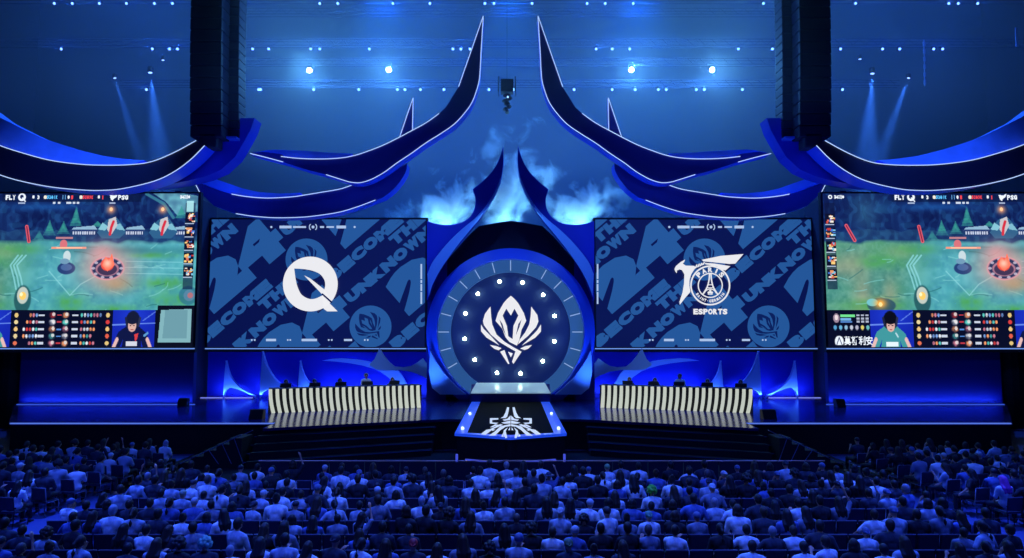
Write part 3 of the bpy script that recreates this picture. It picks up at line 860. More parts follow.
for s, yv in ((-1, 27.2), (1, 27.2), (-1, 32.0), (1, 32.0)):
    b = MB(); b.ball((s * 1.98, yv, SZ + .06), (.07, .07, .07)); b.build('border_lamp', glow('border_lamp_white', (210, 235, 255), 2.0), t)
# lower lit tier in front of the catwalk
t = empty('catwalk_step', (0, 25, 0), 'low dark tier below the catwalk tip, outlined by blue light bars', 'platform')
b = MB(); b.prism([(-1.75, 25.2, .55), (0, 24.4, .55), (1.75, 25.2, .55), (1.75, 25.6, .55), (-1.75, 25.6, .55)], (0, 0, -.55)); b.build('tier_body', FASC, t)
LB = glow('blue_light_bar', (70, 84, 225), .9)
for s in (-1, 1):
    b = MB(); b.tube([(s*1.7, 25.0, .62), (s*.04, 24.3, .62)], .035, 6); b.build('light_bar', LB, t)
    b = MB(); b.tube([(s*2.0, 24.6, .35), (s*2.0, 24.6, .9)], .045, 6); b.build('light_post', LB, t)
    b = MB(); b.tube([(s*1.9, 24.2, .42), (s*1.0, 23.9, .22)], .035, 6); b.build('light_bar', LB, t)
# ------------------------------------------------------------------ striped desks
SLAT = mat('lit_white_slat', (110, 114, 100), .4, emit=(212, 220, 206), es=.8)
DARKD = mat('desk_dark_gap', (10, 16, 26), .6)
DESKS = {}
def desk(s):
    fx = (lambda p: p) if s < 0 else mx
    A = on_z(*fx((267.6, 413.0)), SZ); B = on_z(*fx((422, 407.2)), SZ)     # outer and inner foot of the front
    who = 'leaf team' if s < 0 else 'bird team'
    t = empty('player_desk', ((A.x+B.x)/2, (A.y+B.y)/2, SZ), 'long desk with glowing white vertical slats below the %s' % ('round leaf logo screen' if s < 0 else 'bird crest screen'), 'desk', 'striped player desks')
    d = (B - A); L = d.length; d.normalize(); nrm = Vector((d.y, -d.x, 0))
    if nrm.y > 0: nrm = -nrm
    H = 1.16
    def pt(u, out, z): return A + d*u + nrm*out + Vector((0, 0, z))
    b = MB()
    b.prism([pt(0, -.05, H), pt(L, -.05, H), pt(L, -1.0, H), pt(0, -1.0, H)], (0, 0, -.05)); b.build('desk_top', mat('desk_top_dark', (20, 26, 46), .4), t)
    b = MB(); b.prism([pt(.02, -.08, 0), pt(L-.02, -.08, 0), pt(L-.02, -.16, 0), pt(.02, -.16, 0)], (0, 0, H-.05)); b.build('front_panel', DARKD, t)
    N = 24
    for i in range(N):
        u0 = (i + .05) * L / N; u1 = u0 + L / N * .52
        v = []; f = []
        prof = [(0.0, .16), (.12, .155), (.35, .11), (.6, .05), (.85, .015), (1.0, 0.0), (1.0, .03)]
        prof = [(H * z, o_) for z, o_ in prof[:-1]]
        lean = -.10 if s < 0 else .10
        for z, o_ in prof:
            sh = .17 * (1 - z / H) ** 2 * (.25 + .75 * (1 - i / N))
            v += [pt(u0 + sh, o_ - .03, z), pt(u1 + sh, o_ - .03, z), pt(u1 + sh, -.08, z), pt(u0 + sh, -.08, z)]
        for k_ in range(len(prof)-1):
            for q in range(4): f.append((4*k_+q, 4*k_+(q+1)%4, 4*k_+4+(q+1)%4, 4*k_+4+q))
        m_ = len(prof)*4; f.append((m_-4, m_-3, m_-2, m_-1)); f.append((3, 2, 1, 0))
        b = MB(); b.add(v, f); b.build('slat', SLAT, t)
    for u in (.25, L/2, L-.25):
        b = MB(); b.prism([pt(u-.04, -.9, 0), pt(u+.04, -.9, 0), pt(u+.04, -.98, 0), pt(u-.04, -.98, 0)], (0, 0, H-.05)); b.build('leg', BLK, t)
    DESKS[s] = (pt, L, H, nrm, d)
desk(-1); desk(1)
# ------------------------------------------------------------------ floor boxes on stage
def wedge(px, py, w, label):
    c = on_z(px, py, SZ)
    t = empty('stage_monitor_speaker', (c.x, c.y, SZ), label, 'speaker', 'black boxes on the stage floor')
    b = MB(); b.prism([(c.x-w/2, c.y, SZ), (c.x-w/2, c.y+.45, SZ), (c.x-w/2, c.y+.45, SZ+.42), (c.x-w/2, c.y+.18, SZ+.42)], (w, 0, 0)); b.build('cabinet', mat('black_box', (8, 8, 18), .6), t)
    b = MB(); b.prism([(c.x-w/2+.04, c.y-.005, SZ+.05), (c.x-w/2+.04, c.y+.155, SZ+.39), (c.x-w/2+.04, c.y+.175, SZ+.39), (c.x-w/2+.04, c.y+.02, SZ+.05)], (w-.08, 0, 0)); b.build('grille', mat('dark_grille', (20, 20, 34), .8), t)
wedge(255, 419.5, .62, 'black wedge speaker on the stage floor beside the leaf team desk')
wedge(770.5, 419.5, .62, 'black wedge speaker on the stage floor beside the bird team desk')
wedge(181, 406.8, .45, 'small black box against the wall strip under the framed tile screen')
wedge(842, 407.5, .45, 'small black box against the wall strip under the sponsor writing screen')
# ------------------------------------------------------------------ access stairs with rails at both stage corners
for s in (-1, 1):
    X0 = -10.9 if s < 0 else 10.9
    t = empty('stage_stairs', (s * 11.9, 26.8, 0), 'dark access stairs with a thin sloping rail by the %s desk' % ('leaf team' if s < 0 else 'bird team'), 'stairs', 'access stairs at the stage corners')
    for k_ in range(5):
        b = MB(); xa, xb = sorted((s * (10.7 + .5*k_), s * (11.2 + .5*k_))); b.box((xa, 26.3, 0), (xb, 27.4, 1.2 - .24*k_)); b.build('step', FASC, t)
    RM = mat('rail_metal', (120, 140, 190), .35, .6)
    for yv in (26.3, 27.4):
        b = MB(); b.tube([(s*10.7, yv, 1.35), (s*13.3, yv, .12)], .022, 6); b.build('handrail', RM, t)
    for u in (.12, .3, .5):
        b = MB(); b.tube([(s*(10.7+2.6*u), 26.3, 1.35-1.23*u), (s*(10.7+2.6*u-.4), 26.3, .2)], .016, 6); b.build('baluster', RM, t)
# crowd barrier
BY = 22.35
t = empty('crowd_barrier', (0, BY, 0), 'long low barrier with a thin pale top rail between front row and stage', 'barrier')
RAILM = mat('barrier_rail', (225, 170, 150), .4, .2)
b = MB(); b.tube([(-8.5, BY, 1.1), (10.6, BY, 1.1)], .02, 6); b.build('top_rail', RAILM, t)
for i in range(16):
    xa = -8.5 + i * 19.1 / 16
    b = MB(); b.box((xa + .02, BY - .02, .05), (xa + 19.1/16 - .02, BY + .02, 1.06)); b.build('barrier_panel', mat('barrier_panel', (9, 13, 40), .8), t)
# ------------------------------------------------------------------ swooping wings overhead
WINGD = mat('wing_dark', (22, 38, 140), .55, noise=(.35, .12))
WINGS = mat('wing_side', (40, 84, 220), .45)
WINGT = mat('wing_sail_blue', (100, 150, 245), .6, noise=(.5, .5))
LEDL = glow('led_line', (176, 204, 255), 1.15)
def wing(s, label, face, leds, Y, d, top=None, mm=None):
    fx = (lambda p: p) if s < 0 else mx
    pw = [at(*fx(p), Y) for p in face]
    c = sum(pw, Vector()) / len(pw)
    t = empty('overhead_wing', (c.x, Y, min(p.z for p in pw)), label, 'stage wing', 'dark wings edged with light lines')
    b = MB(); b.prism(pw, (0, d, 0), 0, 1); b.build('wing_body', [mm or WINGD, WINGS], t)
    for l in leds:
        b = MB(); b.tube([at(*fx(tuple(p)), Y - .05) for p in spline(l, 5)], .023, 5); b.build('led_line', LEDL, t)
    if top:
        b = MB(); b.prism([at(*fx(p), Y + .25) for p in top], (0, d * .9, 0)); b.build('wing_sail', WINGT, t)
    return t
def sp(l, n=4): return [tuple(p) for p in spline(l, n)]
for s in (-1, 1):
    fx = (lambda p: p) if s < 0 else mx
    w = 'leaf logo screen' if s < 0 else 'bird crest screen'
    Rl = [(483.2,16),(482,36),(481,52),(479.5,78),(476,92),(471,104),(462,116),(453,125),(440,134),(425.6,143),(411,153.5),(396.7,163),(386,171),(376,177),(368,180.6),(359.6,182.7),(351,182.2),(343,180),(326,174.6),(308,170)]
    Tl = [(439,113.4),(430,120),(421,125.6),(409,132),(396.7,138.5),(382,145.6),(368,151),(356,155),(343,157.6),(327,158.8),(310,158.8),(295,158),(281,156.4)]
    low = sp(Rl, 3) + [(283,162),(250,153.4)]
    up = [(262,151.6),(281,154)] + list(reversed(sp(Tl, 3)))[1:] + [(446,107),(458.6,86.6),(470,55)]
    wing(s, 'largest dark wing rising to a tall point above the %s' % w, low + up, [Rl[:-1], [(483.2,16),(470,54),(458.6,86.6)], Tl, [(250,153.4),(266,157.4),(283,162)]], 35.6, 1.0,
         top=[(252,153),(266,150.2),(275,149.6),(300,150.6),(330,152.6),(352,153.6),(343,158),(310,159.2),(281,157),(262,155)])
    # small spike behind
    wing(s, 'small thin spike standing on the largest wing above the %s' % w, [(413,97.7),(412.6,131),(409,133),(399.6,138)], [[(413,97.7),(399.6,137)], [(413,97.7),(412.4,130)]], 37.4, .3)
    Tb = [(231.6,194),(240,195.6),(248.7,196.8),(260,197.8),(272,198),(292.5,196.8),(306,194.8),(320.6,192.4),(340,189),(353.8,184.6),(372,180),(392,171),(407,163.5)]
    Bb = [(236,213.6),(247,215.4),(258,216.7),(277,217.8),(302,217.2),(320.6,215.2),(340,212),(358,206.6),(375.6,200)]
    Rb = [(407,163.5),(406,171),(401,180),(393,189.6),(383,197.4)]
    face = [(193.7,180.6),(214,189)] + sp(Tb, 3) + sp(Rb, 3)[1:] + list(reversed(sp(Bb, 3))) + [(214,206),(199.5,192)]
    wing(s, 'lower dark wing sweeping just above the top edge of the %s' % w, face, [Tb[:-2], Bb, [(193.7,180.6),(199.5,192)]], 37.2, 1.0,
         top=[(194,180.4),(203,177.2),(211,177.4),(226,182.6),(242.5,188.4),(258,191.8),(280,193.6),(300,192.6),(292,196.6),(272,198.2),(248.7,197),(231.6,194.4),(212,187.6)])
    w2 = 'screen with the dark-shirted player' if s < 0 else 'screen with the teal-shirted player'
    Uc = [(-70,104),(-50,120),(-25,135),(0,145.5),(20.5,152.3),(49,160),(78,164),(102.5,165.2),(131,164.6),(152,161.5),(174,152.5),(196,140.6)]
    Lc = [(-70,138),(-50,152),(-25,165),(0,174.9),(20.5,181),(51,187),(82,190),(102,190.4),(123,188.6),(154,181.2),(174,171.8),(190.7,159.5),(204.7,145.5)]
    wing(s, 'broad black wing curving over the %s' % w2, sp(Uc, 3) + list(reversed(sp(Lc, 3))), [Uc, Lc], 33.4, 1.2, mm=mat('wing_black', (8, 12, 50), .6),
         top=[(-70,60),(-40,88),(0,117.4),(26.7,130.8),(44,138.4),(61.5,144.4),(82,150.6),(102.5,155.6),(122,158.6),(143.6,160.4),(131,165),(102.5,165.6),(78,164.4),(49,160.4),(20.5,152.7),(0,146),(-25,135.6),(-50,120.6),(-70,104.6)])
    pts = [(184,146),(204,138),(219,134),(240,118),(254.5,118),(250.5,130),(245,140),(235,157),(221,169.8),(206,176.2),(190,180.4),(170,184),(150,186)]
    t = MB(); t.prism([at(*fx(p), 34.8) for p in pts], (0, 1.0, 0))
    tag(t.build('curved_stage_panel', mat('royal_panel', (18, 38, 170), .5)), 'curved royal blue panel hanging behind the speakers near the %s' % w, 'stage panel', 'curved panels behind the speakers')
# ------------------------------------------------------------------ hanging speaker arrays
SPK = mat('speaker_black', (10, 16, 48), .7, noise=(3, .2))
for s in (-1, 1):
    side = 'leaf team' if s < 0 else 'bird team'
    for big, (xa, xb, yb) in enumerate(((219, 235, 135), (185, 217, 134))):
        fx = (lambda p: p) if s < 0 else mx
        Y = 33.2 if big else 34.2
        p0, p1 = at(*fx((xa, yb)), Y), at(*fx((xb, yb)), Y)
        x0, x1 = sorted((p0.x, p1.x)); zb_ = p0.z
        t = empty('speaker_array', ((x0+x1)/2, Y, zb_), '%s hanging column of black speakers above the %s side of the stage' % ('wide' if big else 'slim', side), 'speaker', 'hanging speaker columns')
        n = 14 if big else 18
        h = (24.5 - zb_) / n
        for i in range(n):
            z0 = zb_ + i*h
            dy = .5 * ((1 - i/n) ** 2)
            b = MB(); b.bev(((x0+x1)/2, Y + .5 + dy, z0 + h/2), (x1-x0, 1.0, h*.94), .05); b.build('speaker_box', SPK, t)
        b = MB(); b.box((x0-.1, Y+.1, 24.5), (x1+.1, Y+.9, 24.8)); b.tube([((x0+x1)/2, Y+.5, 24.8), ((x0+x1)/2, Y+.5, 42)], .04, 5); b.build('rigging_frame', BLK, t)
        if big:
            c = at(*fx((203, 139)), Y)
            b = MB(); b.bev((c.x, Y+.9, c.z+.1), (.95, .8, .8), .1); b.build('bottom_box', SPK, t)
        else:
            b = MB(); c = at(*fx((227, 136)), Y); b.box((c.x-.45, Y+.1, c.z-.1), (c.x+.45, Y+1, c.z+.02)); b.build('bottom_plate', mat('plate_blue', (50, 90, 190), .5), t)
# ------------------------------------------------------------------ trusses and lamps
TRM = mat('truss_metal', (32, 46, 84), .9)
def truss(name_y, px0, px1, py, Y, h, label):
    a, c = at(px0, py, Y), at(px1, py, Y)
    t = empty('lighting_truss', ((a.x+c.x)/2, Y, a.z), label, 'truss', 'horizontal lighting trusses')
    b = MB()
    for dy, dz in ((0,0),(h,0),(0,h),(h,h)): b.tube([(a.x, Y+dy, a.z+dz), (c.x, Y+dy, a.z+dz)], .03, 5)
    b.build('chords', TRM, t)
    b = MB(); n = int((c.x-a.x)/h)
    for i in range(n):
        x0 = a.x + i*h; z0, z1 = (a.z, a.z+h) if i % 2 else (a.z+h, a.z)
        b.tube([(x0, Y, z0), (x0+h, Y, z1)], .015, 4)
    b.build('lacing', TRM, t)
    return a.z
LY = 46.0
rows = {
 3: ([55,73,100,127,155,173,219,237,320,338,393,430,485,494,532,587,605,633,763,790.5,855,948,957.5,977], 'topmost', 46),
 13: ([229,793], 'short hanging', 40),
 48.5: ([62,153,170,178,253,269,311,320,369.5,453,461,470,596,612,629.5,738,772,840,882,899,933,942], 'middle', 46),
 89: ([147,259,261,314,359,397.5,405,420.6,444,489,513.6,574,612,635,658,666,696,704,742,779.6,842], 'lowest', 46),
}
truss('a', -40, 1060, 0, LY, .55, 'topmost lattice truss across the hall, over the upper lamps')
truss('b', -40, 1060, 45, LY, .45, 'middle lattice truss across the hall')
truss('c', 245, 790, 14, LY+1.5, .45, 'faint lattice truss between topmost and middle lamps')
truss('d', 245, 790, 64, LY+1.5, .45, 'faint lattice truss level with the four bright lamps')
truss('e', 120, 900, 85.5, LY, .4, 'lowest lattice truss across the hall')
ORD = ['first','second','third','fourth','fifth','sixth','seventh','eighth','ninth','tenth','eleventh','twelfth','thirteenth','fourteenth','fifteenth','sixteenth','seventeenth','eighteenth','nineteenth','twentieth',
 'twenty-first','twenty-second','twenty-third','twenty-fourth','twenty-fifth','twenty-sixth','twenty-seventh','twenty-eighth','twenty-ninth','thirtieth','thirty-first','thirty-second','thirty-third','thirty-fourth','thirty-fifth','thirty-sixth','thirty-seventh','thirty-eighth','thirty-ninth','fortieth','forty-first','forty-second','forty-third','forty-fourth','forty-fifth']
LAMP = glow('blue_lamp_lens', (130, 170, 255), 3.0)
LAMPH = glow('bright_lamp_lens', (235, 255, 245), 14.0)
def lamp(c, size, lens, label, group, aim=(0, -1, -.35)):
    t = empty('stage_lamp', (c.x, c.y, c.z), label, 'stage lamp', group)
    a = Vector(aim).normalized()
    b = MB(); b.tube([c + a*-.42*size, c + a*-.3*size, c + a*.0, c + a*.14*size], [.10*size, .17*size, .2*size, .2*size], 10); b.build('lamp_head', BLK, t)
    b = MB(); b.tube([c + a*.12*size, c + a*.17*size], .16*size, 12); b.build('lamp_lens', lens, t)
    b = MB(); b.tube([c + Vector((-.24*size,0,-.05)), c + Vector((-.24*size,.06,.3*size)), c + Vector((.24*size,.06,.3*size)), c + Vector((.24*size,0,-.05))], .025*size, 5); b.box((c.x-.14*size, c.y-.05, c.z+.28*size), (c.x+.14*size, c.y+.2, c.z+.42*size)); b.build('yoke', BLK, t)
for y_, (xs, nm, Y) in rows.items():
    for i, x in enumerate(sorted(xs)):
        lamp(at(x, y_ + .6, Y - .25), .56 * (Y/46), LAMP, '%s small blue lamp from the left end of the %s row' % (ORD[i], nm), 'blue lamps in the %s row' % nm)
for i, p in enumerate(((310,70),(389,69.5),(631,69.5),(711.5,69.5))):
    lamp(at(*p, 45), 1.1, LAMPH, ['outermost white glaring lamp high above the leaf logo screen','inner white glaring lamp beside the tall leaf side wing','inner white glaring lamp beside the tall bird side wing','outermost white glaring lamp high above the bird crest screen'][i], 'four white glaring lamps', aim=(0, -1, -.6))
BEAMS = [((114.5,77),(130,126)), ((150,71),(157,132)), ((163,59),(166,115)), ((909,77),(886,140)), ((872.5,72),(868,140)), ((860,58),(861,110))]
BEAMP = []
for i, (p, q) in enumerate(BEAMS):
    c, e = at(*p, 44), at(*q, 44)
    lamp(c, .55 if i not in (1, 4) else .8, LAMP, 'lamp throwing a %s haze beam over the %s' % (['slanting','broad','thin'][i % 3], 'dark-shirted player screen' if i < 3 else 'teal-shirted player screen'), 'lamps throwing beams', aim=(e-c))
    BEAMP.append((c, e, i))
# hanging bundle in the middle
c = at(507, 84, 38)
t = empty('hanging_rig', (c.x, 38, c.z), 'small dark rig hanging in mid air above the gate horns', 'hanging rig')
b = MB()
for dx in (-.5, .5):
    for dz in (-.45, .45): b.tube([(c.x+dx, 38, c.z+dz), (c.x+dx, 38.8, c.z+dz)], .04, 5)
for dx in (-.5, .5): b.tube([(c.x+dx, 38, c.z-.45), (c.x+dx, 38, c.z+.45)], .05, 5)
b.box((c.x-.38, 38.1, c.z-.4), (c.x+.38, 38.7, c.z+.35)); b.build('rig_frame', BLK, t)
b = MB(); b.tube([(c.x, 38.3, c.z+.4), (c.x, 38.3, 42)], .012, 5); b.build('cable', BLK, t)
b = MB()
for i in range(7): b.ball((c.x + .12*math.sin(i*2.1), 38.3, c.z - .6 - i*.17), (.26-.02*i, .2, .13), seg=8, rings=5)
b.build('cable_bundle', BLK, t)
b = MB(); b.ball((c.x+.05, 38.0, c.z-.8), (.06,.05,.06)); b.build('pilot_lamp', LAMP, t)
for px, y0, y1 in ((924, 40, 86), (1016, 28, 46)):
    a, e = at(px, y0, 40), at(px+1, y1, 40)
    b = MB(); b.tube([a, e], .035, 5)
    for k_ in range(6): b.cbox(a.lerp(e, (k_+.5)/6), (.13, .05, .28))
    tag(b.build('hanging_strip', mat('foil_strip', (150, 170, 220), .3, .4)), 'thin glinting strip hanging in the dark %s' % ('over the sponsor writing screen' if px < 1000 else 'near the outer top corner'), 'strip', 'thin glinting strips')
# ------------------------------------------------------------------ people
SKIN = mat('skin', (200, 150, 128), .55)
EYE = mat('eye_dark', (20, 16, 18), .3)
LIP = mat('lips', (150, 80, 78), .5)
HAIR = mat('hair', (20, 16, 20), .6, objcol=True, noise=(25, .3))
SHIRT = mat('shirt_cloth', (200, 200, 200), .8, objcol=True, noise=(11, .6), bump=.6)
TROU = mat('trouser_cloth', (30, 34, 50), .8, noise=(14, .2))
SHOE = mat('shoe', (40, 40, 46), .6)

def remesh(mb, vox, smooth=3, dec=None):
    me = bpy.data.meshes.new('r')
    me.from_pydata([tuple(v) for v in mb.v], [], mb.f)
    o = bpy.data.objects.new('r', me); COL.objects.link(o)
    m = o.modifiers.new('r', 'REMESH'); m.mode = 'VOXEL'; m.voxel_size = vox
    s = o.modifiers.new('s', 'SMOOTH'); s.factor = .5; s.iterations = smooth
    if dec:
        d = o.modifiers.new('d', 'DECIMATE'); d.ratio = dec
    dg = bpy.context.evaluated_depsgraph_get()
    r = bpy.data.meshes.new_from_object(o.evaluated_get(dg))
    bpy.data.objects.remove(o)
    r.polygons.foreach_set('use_smooth', [True] * len(r.polygons))
    return r

def limb(mb, pts, rs):
    mb.tube(pts, rs, 10)
    for p, r in zip(pts, rs): mb.ball(p, r, seg=10, rings=8)

HC = Vector((0, .03, 1.235))     # head centre of a seated person facing +y, seat top at .45
def hand(mb, w, dirv, side, curl=.5):
    d = Vector(dirv).normalized()
    s = d.cross(Vector((0, 0, 1)))
    if s.length < .2: s = Vector((1, 0, 0))
    s.normalize(); s *= side
    n = s.cross(d)
    if n.z > 0: n = -n
    w = Vector(w)
    limb(mb, [w, w + d*.05, w + d*.085], [.026, .033, .032])
    for k, L in enumerate((.066, .075, .070, .055)):
        b = w + d*.085 + s*(.030 - .02*k)
        limb(mb, [b, b + d*L*.55 + n*L*curl*.25, b + d*L*(1-.25*curl) + n*L*curl*.8], [.0095, .009, .0075])
    b = w + d*.03 + s*.03
    limb(mb, [b, b + d*.035 + s*.022, b + d*.065 + s*.026], [.012, .010, .008])

POSES = {
 'lap':   [((-.20,0,1.0),(-.255,.06,.76),(-.10,.27,.64)), ((.20,0,1.0),(.255,.06,.76),(.10,.27,.64))],
 'phone': [((-.20,0,1.0),(-.24,.14,.78),(-.06,.33,.98)), ((.20,0,1.0),(.25,.06,.76),(.10,.27,.64))],
 'cheer': [((-.20,0,1.0),(-.32,.04,1.20),(-.26,.06,1.46)), ((.20,0,1.0),(.32,.04,1.20),(.26,.06,1.46))],
 'onearm':[((-.20,0,1.0),(-.255,.06,.76),(-.10,.27,.64)), ((.20,0,1.0),(.30,.05,1.20),(.20,.08,1.46))],
 'chin':  [((-.20,0,1.0),(-.22,.20,.74),(-.05,.17,1.08)), ((.20,0,1.0),(.25,.10,.76),(.05,.27,.70))],
 'wide':  [((-.20,0,1.0),(-.36,.02,.84),(-.46,.16,.70)), ((.20,0,1.0),(.30,.0,.78),(.20,.22,.62))],
}
def body_mb(pose, stand=False):
    b = MB()
    limb(b, [(0,.01,.56),(0,-.005,.70),(0,-.01,.84),(0,-.005,.97),(0,0,1.03)], [.135,.125,.135,.13,.08])
    b.ball((-.08,0,.60), (.10,.11,.11)); b.ball((.08,0,.60), (.10,.11,.11))
    b.ball((-.09,-.01,.93), (.10,.105,.13)); b.ball((.09,-.01,.93), (.10,.105,.13))
    limb(b, [(-.19,0,1.0),(0,-.01,1.045),(.19,0,1.0)], [.058,.068,.058])
    limb(b, [(0,0,1.04),(0,.012,1.15)], [.056,.05])
    b.ball(HC, (.076,.094,.108), seg=16, rings=12)
    b.ball(HC + Vector((0,.035,-.055)), (.052,.055,.055))
    limb(b, [HC + Vector((0,.088,.01)), HC + Vector((0,.112,-.018))], [.010,.014])
    for s in (-1, 1):
        b.ball(HC + Vector((s*.078,.0,-.005)), (.012,.022,.032))
    for i, (sh, el, wr) in enumerate(POSES[pose]):
        limb(b, [sh, el, wr], [.05,.038,.026])
        dv = Vector(wr) - Vector(el)
        hand(b, wr, dv, 1 if i == 0 else -1)
    for s in (-1, 1):
        if stand: limb(b, [(s*.09,0,.58),(s*.10,.02,.12),(s*.10,-.02,-.30)], [.085,.055,.036]); limb(b, [(s*.10,-.03,-.34),(s*.10,.16,-.36)], [.036,.03])
        else: limb(b, [(s*.09,.02,.56),(s*.12,.43,.535),(s*.12,.46,.10)], [.085,.06,.036]); limb(b, [(s*.12,.43,.055),(s*.12,.63,.04)], [.04,.03])
    return b
def shirt_mb(pose):
    b = MB()
    limb(b, [(0,.01,.55),(0,-.005,.70),(0,-.01,.84),(0,-.005,.96),(0,0,1.035)], [.155,.142,.15,.143,.082])
    b.ball((-.085,0,.60), (.11,.125,.13)); b.ball((.085,0,.60), (.11,.125,.13))
    b.ball((-.10,-.01,.93), (.108,.12,.14)); b.ball((.10,-.01,.93), (.108,.12,.14))
    limb(b, [(-.19,0,1.0),(0,-.01,1.05),(.19,0,1.0)], [.072,.08,.072])
    for sh, el, wr in POSES[pose]:
        sh, el = Vector(sh), Vector(el)
        limb(b, [sh, sh.lerp(el, .5), sh.lerp(el, .92)], [.068,.062,.058])
    return b
def trousers_mb(stand=False):
    b = MB()
    b.ball((0,0,.565), (.175,.15,.10))
    for s in (-1, 1):
        if stand: limb(b, [(s*.09,0,.56),(s*.10,.02,.12),(s*.10,-.02,-.28)], [.10,.072,.06])
        else: limb(b, [(s*.09,.02,.56),(s*.12,.44,.54),(s*.12,.47,.16)], [.10,.074,.06])
    return b
def hair_mb(kind):
    b = MB()
    if kind in ('short', 'long', 'bun', 'ponytail', 'bob'):
        b.ball(HC + Vector((0,-.016,.018)), (.091,.104,.112), seg=16, rings=12)
        b.ball(HC + Vector((0,-.045,-.035)), (.078,.062,.07))
    if kind == 'long':
        limb(b, [HC + Vector((0,-.06,.02)), HC + Vector((0,-.10,-.12)), HC + Vector((0,-.135,-.22)), HC + Vector((0,-.15,-.32))], [.085,.085,.08,.055])
        for s in (-1, 1): limb(b, [HC + Vector((s*.07,-.03,0)), HC + Vector((s*.085,-.05,-.12)), HC + Vector((s*.10,-.12,-.22)), HC + Vector((s*.09,-.14,-.33))], [.04,.045,.05,.035])
    if kind == 'bob':
        for s in (-1, 1): limb(b, [HC + Vector((s*.07,-.02,.02)), HC + Vector((s*.085,-.02,-.10))], [.045,.04])
        b.ball(HC + Vector((0,-.06,-.07)), (.09,.06,.07))
    if kind == 'bun':
        b.ball(HC + Vector((0,-.07,.10)), .05)
    if kind == 'ponytail':
        limb(b, [HC + Vector((0,-.10,.05)), HC + Vector((0,-.16,-.02)), HC + Vector((0,-.16,-.18)), HC + Vector((0,-.15,-.30))], [.03,.04,.035,.015])
    if kind == 'curly':
        r = random.Random(5)
        for i in range(46):
            th, ph = math.acos(1 - 1.45*r.random()), r.random()*2*PI
            p = Vector((math.sin(th)*math.cos(ph), math.sin(th)*math.sin(ph), math.cos(th)))
            if p.y > .55 and p.z < .4: continue
            b.ball(HC + Vector((p.x*.11, p.y*.115-.01, p.z*.12+.015)), .042, seg=8, rings=6)
    if kind == 'cap':
        b.ball(HC + Vector((0,-.008,.035)), (.092,.106,.09), seg=16, rings=12)
        limb(b, [HC + Vector((-.05,.09,.045)), HC + Vector((0,.15,.04)), HC + Vector((.05,.09,.045))], [.018,.014,.018])
    if kind == 'backcap':
        b.ball(HC + Vector((0,-.008,.035)), (.092,.106,.09), seg=16, rings=12)
        limb(b, [HC + Vector((-.05,-.10,.03)), HC + Vector((0,-.16,.02)), HC + Vector((.05,-.10,.03))], [.018,.014,.018])
    if kind == 'brimhat':
        b.ball(HC + Vector((0,0,.06)), (.095,.11,.085), seg=16, rings=10)
        b.ball(HC + Vector((0,0,.035)), (.19,.20,.022), seg=20, rings=6)
    return b
def finish(me, mats, fn=None):
    for m in mats: me.materials.append(m)
    if fn: me.polygons.foreach_set('material_index', [fn(p.center) for p in me.polygons])
    return me
def body_paint(c):
    h = c - HC
    if h.y > .06 and abs(h.z - .012) < .012 and .018 < abs(h.x) < .045: return 1
    if h.y > .06 and abs(h.z + .052) < .008 and abs(h.x) < .026: return 2
    if c.z < .10 or (c.z < -.28): return 3
    return 0
BODY, SHIRTM, HAIRM, HAIRL, BODYL, SHIRTL = {}, {}, {}, {}, {}, {}
for p in POSES:
    BODY[p] = finish(remesh(body_mb(p), .0125, 2), [SKIN, EYE, LIP, SHOE], body_paint)
    SHIRTM[p] = finish(remesh(shirt_mb(p), .02, 3), [SHIRT])
BODY['stand'] = finish(remesh(body_mb('lap', True), .0125, 2), [SKIN, EYE, LIP, SHOE], lambda c: body_paint(c) if c.z > 1 or c.z < -.28 else 0)
TROUM = finish(remesh(trousers_mb(), .02, 2), [TROU])
TROUS = finish(remesh(trousers_mb(True), .02, 2), [TROU])
KINDS_H = ['short', 'long', 'bob', 'bun', 'ponytail', 'curly', 'cap', 'backcap', 'brimhat']
for h in KINDS_H:
    HAIRM[h] = finish(remesh(hair_mb(h), .012, 2), [HAIR])
HNAME = {'short': 'short haired', 'long': 'long haired', 'bob': 'chin-length haired', 'bun': 'top-knotted', 'ponytail': 'ponytailed', 'curly': 'curly haired', 'cap': 'capped', 'backcap': 'backwards-capped', 'brimhat': 'brim-hatted'}
HPART = {'cap': 'cap', 'backcap': 'cap', 'brimhat': 'hat'}
PEOPLE_SHIRTS = {
 'white': (.80,.84,.90), 'pale': (.42,.48,.60), 'grey': (.20,.23,.32), 'dark': (.03,.035,.06), 'black': (.012,.012,.02), 'blue': (.10,.16,.42)}

def person(loc, rz, pose, hair, shirtname, label, group, haircol=(.012,.010,.012), shirtcol=None, scale=1.0, name='spectator', stand=False, tilt=0.0, cat='person'):
    o = bpy.data.objects.new(name, BODY['stand' if stand else pose]); COL.objects.link(o)
    o.location = loc; o.rotation_euler = (tilt, 0, rz); o.scale = (scale,)*3
    tag(o, label, cat, group)
    s = bpy.data.objects.new('shirt', SHIRTM[pose]); COL.objects.link(s); s.parent = o
    s.color = (*(shirtcol or PEOPLE_SHIRTS[shirtname]), 1)
    h = bpy.data.objects.new(HPART.get(hair, 'hair'), HAIRM[hair]); COL.objects.link(h); h.parent = o; h.color = (*haircol, 1)
    t = bpy.data.objects.new('trousers', TROUS if stand else TROUM); COL.objects.link(t); t.parent = o
    return o
